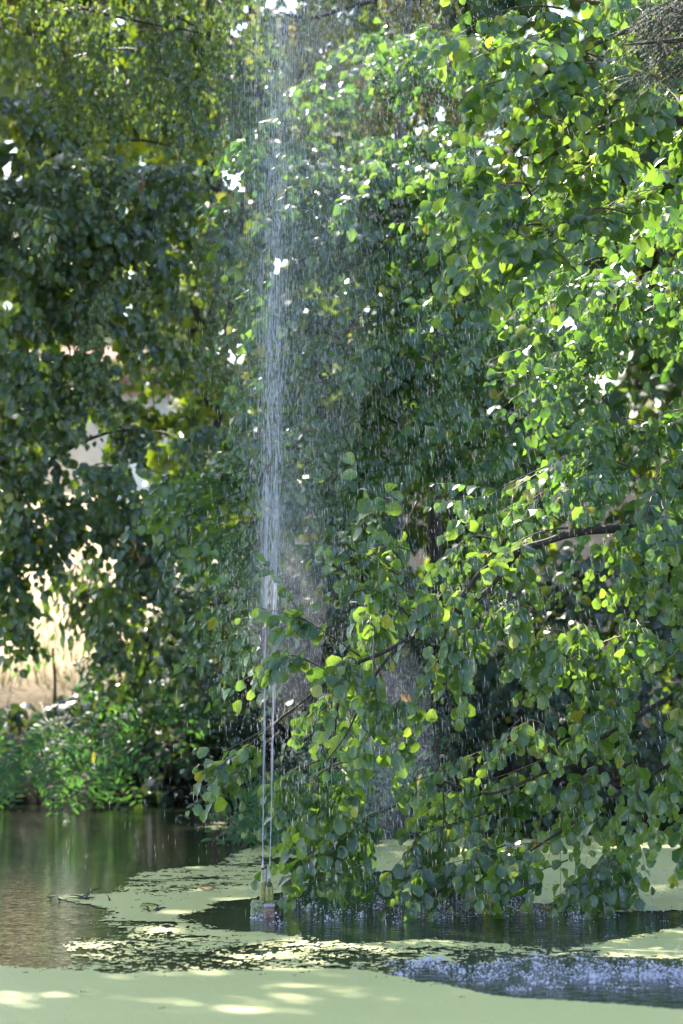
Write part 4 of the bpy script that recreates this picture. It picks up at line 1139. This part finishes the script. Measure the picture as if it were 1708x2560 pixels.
tag(o, 'drops of fountain spray rising and falling as fine streaks across the trees', 'spray', kind='stuff')

# rising strands of the two jets
n = 1100
h = rng.uniform(0.7, 5.9, n)
w = np.where(rng.random(n) < .5, 0, 1)
cxp = np.where(w == 0, 657 + 0.9 * h * 3, 676 + h * 4.5)
sg = 0.0025 + 0.004 * np.clip(h - .5, 0, 9) + 0.013 * np.clip(h - 1.6, 0, 9) ** 1.6
p = np.stack([(cxp - 665) * S + FB[0] + rng.normal(0, 1, n) * sg, FB[1] + rng.normal(0, 1, n) * sg, h], -1)
v = nrm(np.stack([rng.normal(0.012, .012, n), rng.normal(0, .012, n), np.ones(n)], -1))
V, F, T = spindles(p, v, rng.uniform(.03, .14, n), rng.uniform(.0005, .0009, n))
o = link('jet_strands', make_mesh('jet_strands', V, F, T, [msp], smooth=True))
tag(o, 'bundle of fraying white strands rising above the two fountain jets', 'water jet', kind='stuff')

# soft clouds of mist round the column
mm, n_, l_ = newmat('mist')
o_ = n_.new('ShaderNodeOutputMaterial'); pv = n_.new('ShaderNodeVolumePrincipled')
pv.inputs['Color'].default_value = (0.88, 0.88, 1.0, 1); pv.inputs['Density'].default_value = 0.045; pv.inputs['Anisotropy'].default_value = 0.3
l_.new(pv.outputs[0], o_.inputs['Volume'])
import bmesh
mm2 = mm.copy(); mm2.name = 'thick_mist'; mm2.node_tree.nodes['Principled Volume'].inputs['Density'].default_value = 0.16
for lab_, mt_, cl_ in (('thin bluish mist hanging round the upper water column', mm, [(P(740, 560, 16.3), (.5, .6, 2.0))]),
                       ('denser violet mist drifting in front of the dark hollow behind the jets', mm2, [(P(720, 1480, 16.7), (.24, .3, .8))]),
                       ('denser violet mist drifting low under the hanging alder branches', mm2, [(P(985, 1860, 17.1), (.28, .35, .62))])):
    b_ = bmesh.new()
    for c_, r_ in cl_:
        k_ = bmesh.ops.create_icosphere(b_, subdivisions=3, radius=1)
        for v_ in k_['verts']:
            v_.co = Vector([c_[i] + v_.co[i] * r_[i] for i in range(3)])
    me_ = bpy.data.meshes.new('spray_mist'); b_.to_mesh(me_); b_.free(); me_.materials.append(mt_)
    tag(link('spray_mist', me_), lab_, 'mist', kind='stuff')

# splashes where the spray lands
def ico():
    t = (1 + 5 ** .5) / 2
    v = np.array([(-1, t, 0), (1, t, 0), (-1, -t, 0), (1, -t, 0), (0, -1, t), (0, 1, t), (0, -1, -t), (0, 1, -t), (t, 0, -1), (t, 0, 1), (-t, 0, -1), (-t, 0, 1)], float)
    f = [0, 11, 5, 0, 5, 1, 0, 1, 7, 0, 7, 10, 0, 10, 11, 1, 5, 9, 5, 11, 4, 11, 10, 2, 10, 7, 6, 7, 1, 8, 3, 9, 4, 3, 4, 2, 3, 2, 6, 3, 6, 8, 3, 8, 9, 4, 9, 5, 2, 4, 11, 6, 2, 10, 8, 6, 7, 9, 8, 1]
    return nrm(v), np.array(f), np.full(20, 3)


def splash(n, cx, cy, rx, ry, zmax, smin, smax):
    """drops thrown up in small clusters, one cluster for each spot where water lands"""
    nc = max(3, n // 16); a = rng.normal(0, .5, (nc, 2))
    c = np.array([Wt(cx + rx * u_, min(max(cy + ry * v_, 2170), 2550)) for u_, v_ in a])
    w_ = rng.lognormal(0, .8, nc); w_ /= w_.sum()
    k_ = rng.choice(nc, n, p=w_); big = w_[k_] * nc
    rad = 0.018 * np.clip(big, .3, 2.5) ** .5
    q = c[k_] + rng.normal(0, 1, (n, 3)) * rad[:, None] * np.array([1, 1.6, 0])
    q[:, 2] = rng.exponential(zmax, n) * np.clip(big, .4, 3) ** .6 + 0.003
    s_ = rng.uniform(smin, smax, n) * np.clip(rng.lognormal(0, .45, n), .4, 2.6)
    return q, s_


Q, Ss = [], []
for a in [(5200, 1640, 2440, 520, 32, .008, .0010, .0034), (500, 1180, 2425, 330, 26, .005, .0018, .004), (1500, 1330, 2285, 480, 36, .012, .0013, .0028), (260, 1000, 2260, 220, 45, .02, .0013, .0026),
          (260, 760, 2290, 170, 30, .02, .0016, .0032), (120, 660, 2300, 70, 14, .012, .0015, .003), (120, 1060, 2235, 60, 12, .04, .0015, .003), (350, 1250, 2245, 200, 16, .035, .0015, .0028)]:
    q, s_ = splash(*a); Q.append(q); Ss.append(s_)
Q = np.concatenate(Q); Ss = np.concatenate(Ss)
bv, bf, bt = ico()
R = np.zeros((len(Q), 3, 3)); R[:, 0, 0] = Ss; R[:, 1, 1] = Ss; R[:, 2, 2] = Ss * rng.uniform(.7, 1.3, len(Q))
o = link('splash_drops', make_mesh('splash_drops', *tile(bv, bf, bt, R, Q), [msp], smooth=True))
tag(o, 'bright splashing drops dancing on the dark water where the spray lands', 'splash', kind='stuff')

# ------------------------------------------------------------------ floating debris
def floating(name, label, cat, px, py, kind, mat, s_, rot):
    p = Wt(px, py)
    me = leaf_data(kind, mat)
    o = bpy.data.objects.new(name, me); COL.objects.link(o)
    o.location = (p[0], p[1], 0.022); o.rotation_euler = (0.25, 0.1, rot); o.scale = (s_, s_, s_)
    return tag(o, label, cat)


floating('fallen_leaf', 'curled brown leaf floating on the duckweed left of the nozzle', 'leaf', 538, 2228, 'round', 'dead', 0.10, 1.2)
floating('fallen_leaf', 'yellowing leaf lying by a snag of twigs on the mid duckweed sheet', 'leaf', 385, 2276, 'alder', 'birch', 0.09, 2.2)


for px_s, py_s, lb in [(211, 2494, 'tiny dark leaf scrap on the near duckweed at lower left'), (1162, 2507, 'tiny dark leaf scrap on the near duckweed below the splashes'), (411, 2534, 'tiny brown leaf scrap nearest the camera left of the middle'), (738, 2453, 'tiny brown leaf scrap near the edge of the front duckweed sheet')]:
    floating('leaf_scrap', lb, 'leaf', px_s, py_s, 'round', 'dead', 0.03, rng.uniform(0, 6))


def snag(label, px, py, n, spread, seed):
    r = np.random.default_rng(seed); p = Wt(px, py)
    o = empty('floating_twigs', (p[0], p[1], 0), label, 'twigs')
    for k_ in range(n):
        a = np.array([[r.normal(0, spread), r.normal(0, .12), .008]])
        e = a + np.array([[r.normal(0, spread), r.normal(0, .1), abs(r.normal(0, .02))]])
        link('twig', make_mesh('twig', *tubes(bez(a, (a + e) / 2 + np.array([0, 0, .01]), e, 5), np.linspace(.006, .002, 5)[None], 5), [M['bark']], smooth=True), o)
    return o


snag('dark snag of twigs stuck in the left tip of the duckweed', 200, 2248, 9, .09, 1)
snag('small snag of pale twigs on the mid duckweed sheet', 372, 2278, 7, .05, 2)

# rough dry grass on the bank and lawn
gm = leaf_material('dry_grass', ((0.2, 0.2, 0.06), (0.32, 0.28, 0.12), (0.45, 0.38, 0.2)), ((0.4, 0.45, 0.1), (0.6, 0.5, 0.25)), 0.6, 0.4, 0.01, veins=False, spec=0.2, coat=0)
n = 3500
gxx = rng.uniform(-7, -0.6, n); gyy = 26.2 + 12 * rng.uniform(0, 1, n) ** 1.4
tuft = fbm(gxx * 1.6, gyy * 1.6, 3) > 0.47
gxx, gyy = gxx[tuft], gyy[tuft]; n = len(gxx)
a = np.stack([gxx, gyy, ground_h(gxx, gyy) - 0.02], -1)
e = a + np.stack([rng.normal(0, .07, n), rng.normal(0, .07, n), rng.uniform(.1, .32, n)], -1)
V, F, T = tubes(bez(a, (a + e) / 2 + np.array([0, 0, .05]), e, 3), np.tile([.006, .005, .001], (n, 1)), 3)
o = link('grass', make_mesh('grass', V, F, T, [gm], attrs={'leaf_tone': np.repeat(rng.random(n), 9)}))
tag(o, 'rough dry grass tufts on the bank and the sunlit lawn at left', 'grass', kind='stuff')

# ------------------------------------------------------------------ house beyond the lawn
ms_ = simple('cream_render', (0.5, 0.46, 0.42), (0.62, 0.58, 0.53), 3, 0.9, 0.1)
rf = simple('clay_roof', (0.2, 0.09, 0.06), (0.32, 0.16, 0.1), 6, 0.85, 0.3)
gl = simple('window_glass', (0.03, 0.04, 0.05), (0.05, 0.06, 0.07), 3, 0.08, 0.0)
wf = simple('white_window_frame', (0.7, 0.7, 0.7), (0.8, 0.8, 0.8), 3, 0.5, 0.0)
hb = np.array([-5.4, 62.0, 0.0]); hb[2] = float(ground_h(hb[:1], hb[1:2])[0]) - 0.3
hs = empty('garden_house', tuple(hb), 'small pale garden house glimpsed through the leaves beyond the lawn', 'house')


def box(name, c, s_, mat, parent):
    x, y, z = c; a, b, h_ = s_[0] / 2, s_[1] / 2, s_[2] / 2
    v = np.array([(x + i * a, y + j * b, z + k_ * h_) for k_ in (-1, 1) for i, j in ((-1, -1), (1, -1), (1, 1), (-1, 1))])
    f = np.array([0, 3, 2, 1, 4, 5, 6, 7, 0, 1, 5, 4, 1, 2, 6, 5, 2, 3, 7, 6, 3, 0, 4, 7])
    return link(name, make_mesh(name, v, f, np.full(6, 4), [mat]), parent)


box('wall', (0, 0, 1.5), (3.4, 3, 3.0), ms_, hs)
v = np.array([(-2, -1.8, 2.98), (2, -1.8, 2.98), (2, 1.8, 2.98), (-2, 1.8, 2.98), (-2, 0, 4.1), (2, 0, 4.1)], float)
link('roof', make_mesh('roof', v, np.array([0, 1, 5, 4, 2, 3, 4, 5, 1, 2, 5, 3, 0, 4, 3, 2, 1, 0]), np.array([4, 4, 3, 3, 4]), [rf]), hs)
w_ = box('window', (-0.9, -1.52, 1.9), (0.8, .08, 0.9), wf, hs)
box('pane', (-0.9, -1.575, 1.9), (0.66, .03, 0.76), gl, w_)
box('door', (0.8, -1.52, 1.3), (0.9, .06, 2.0), wf, hs)
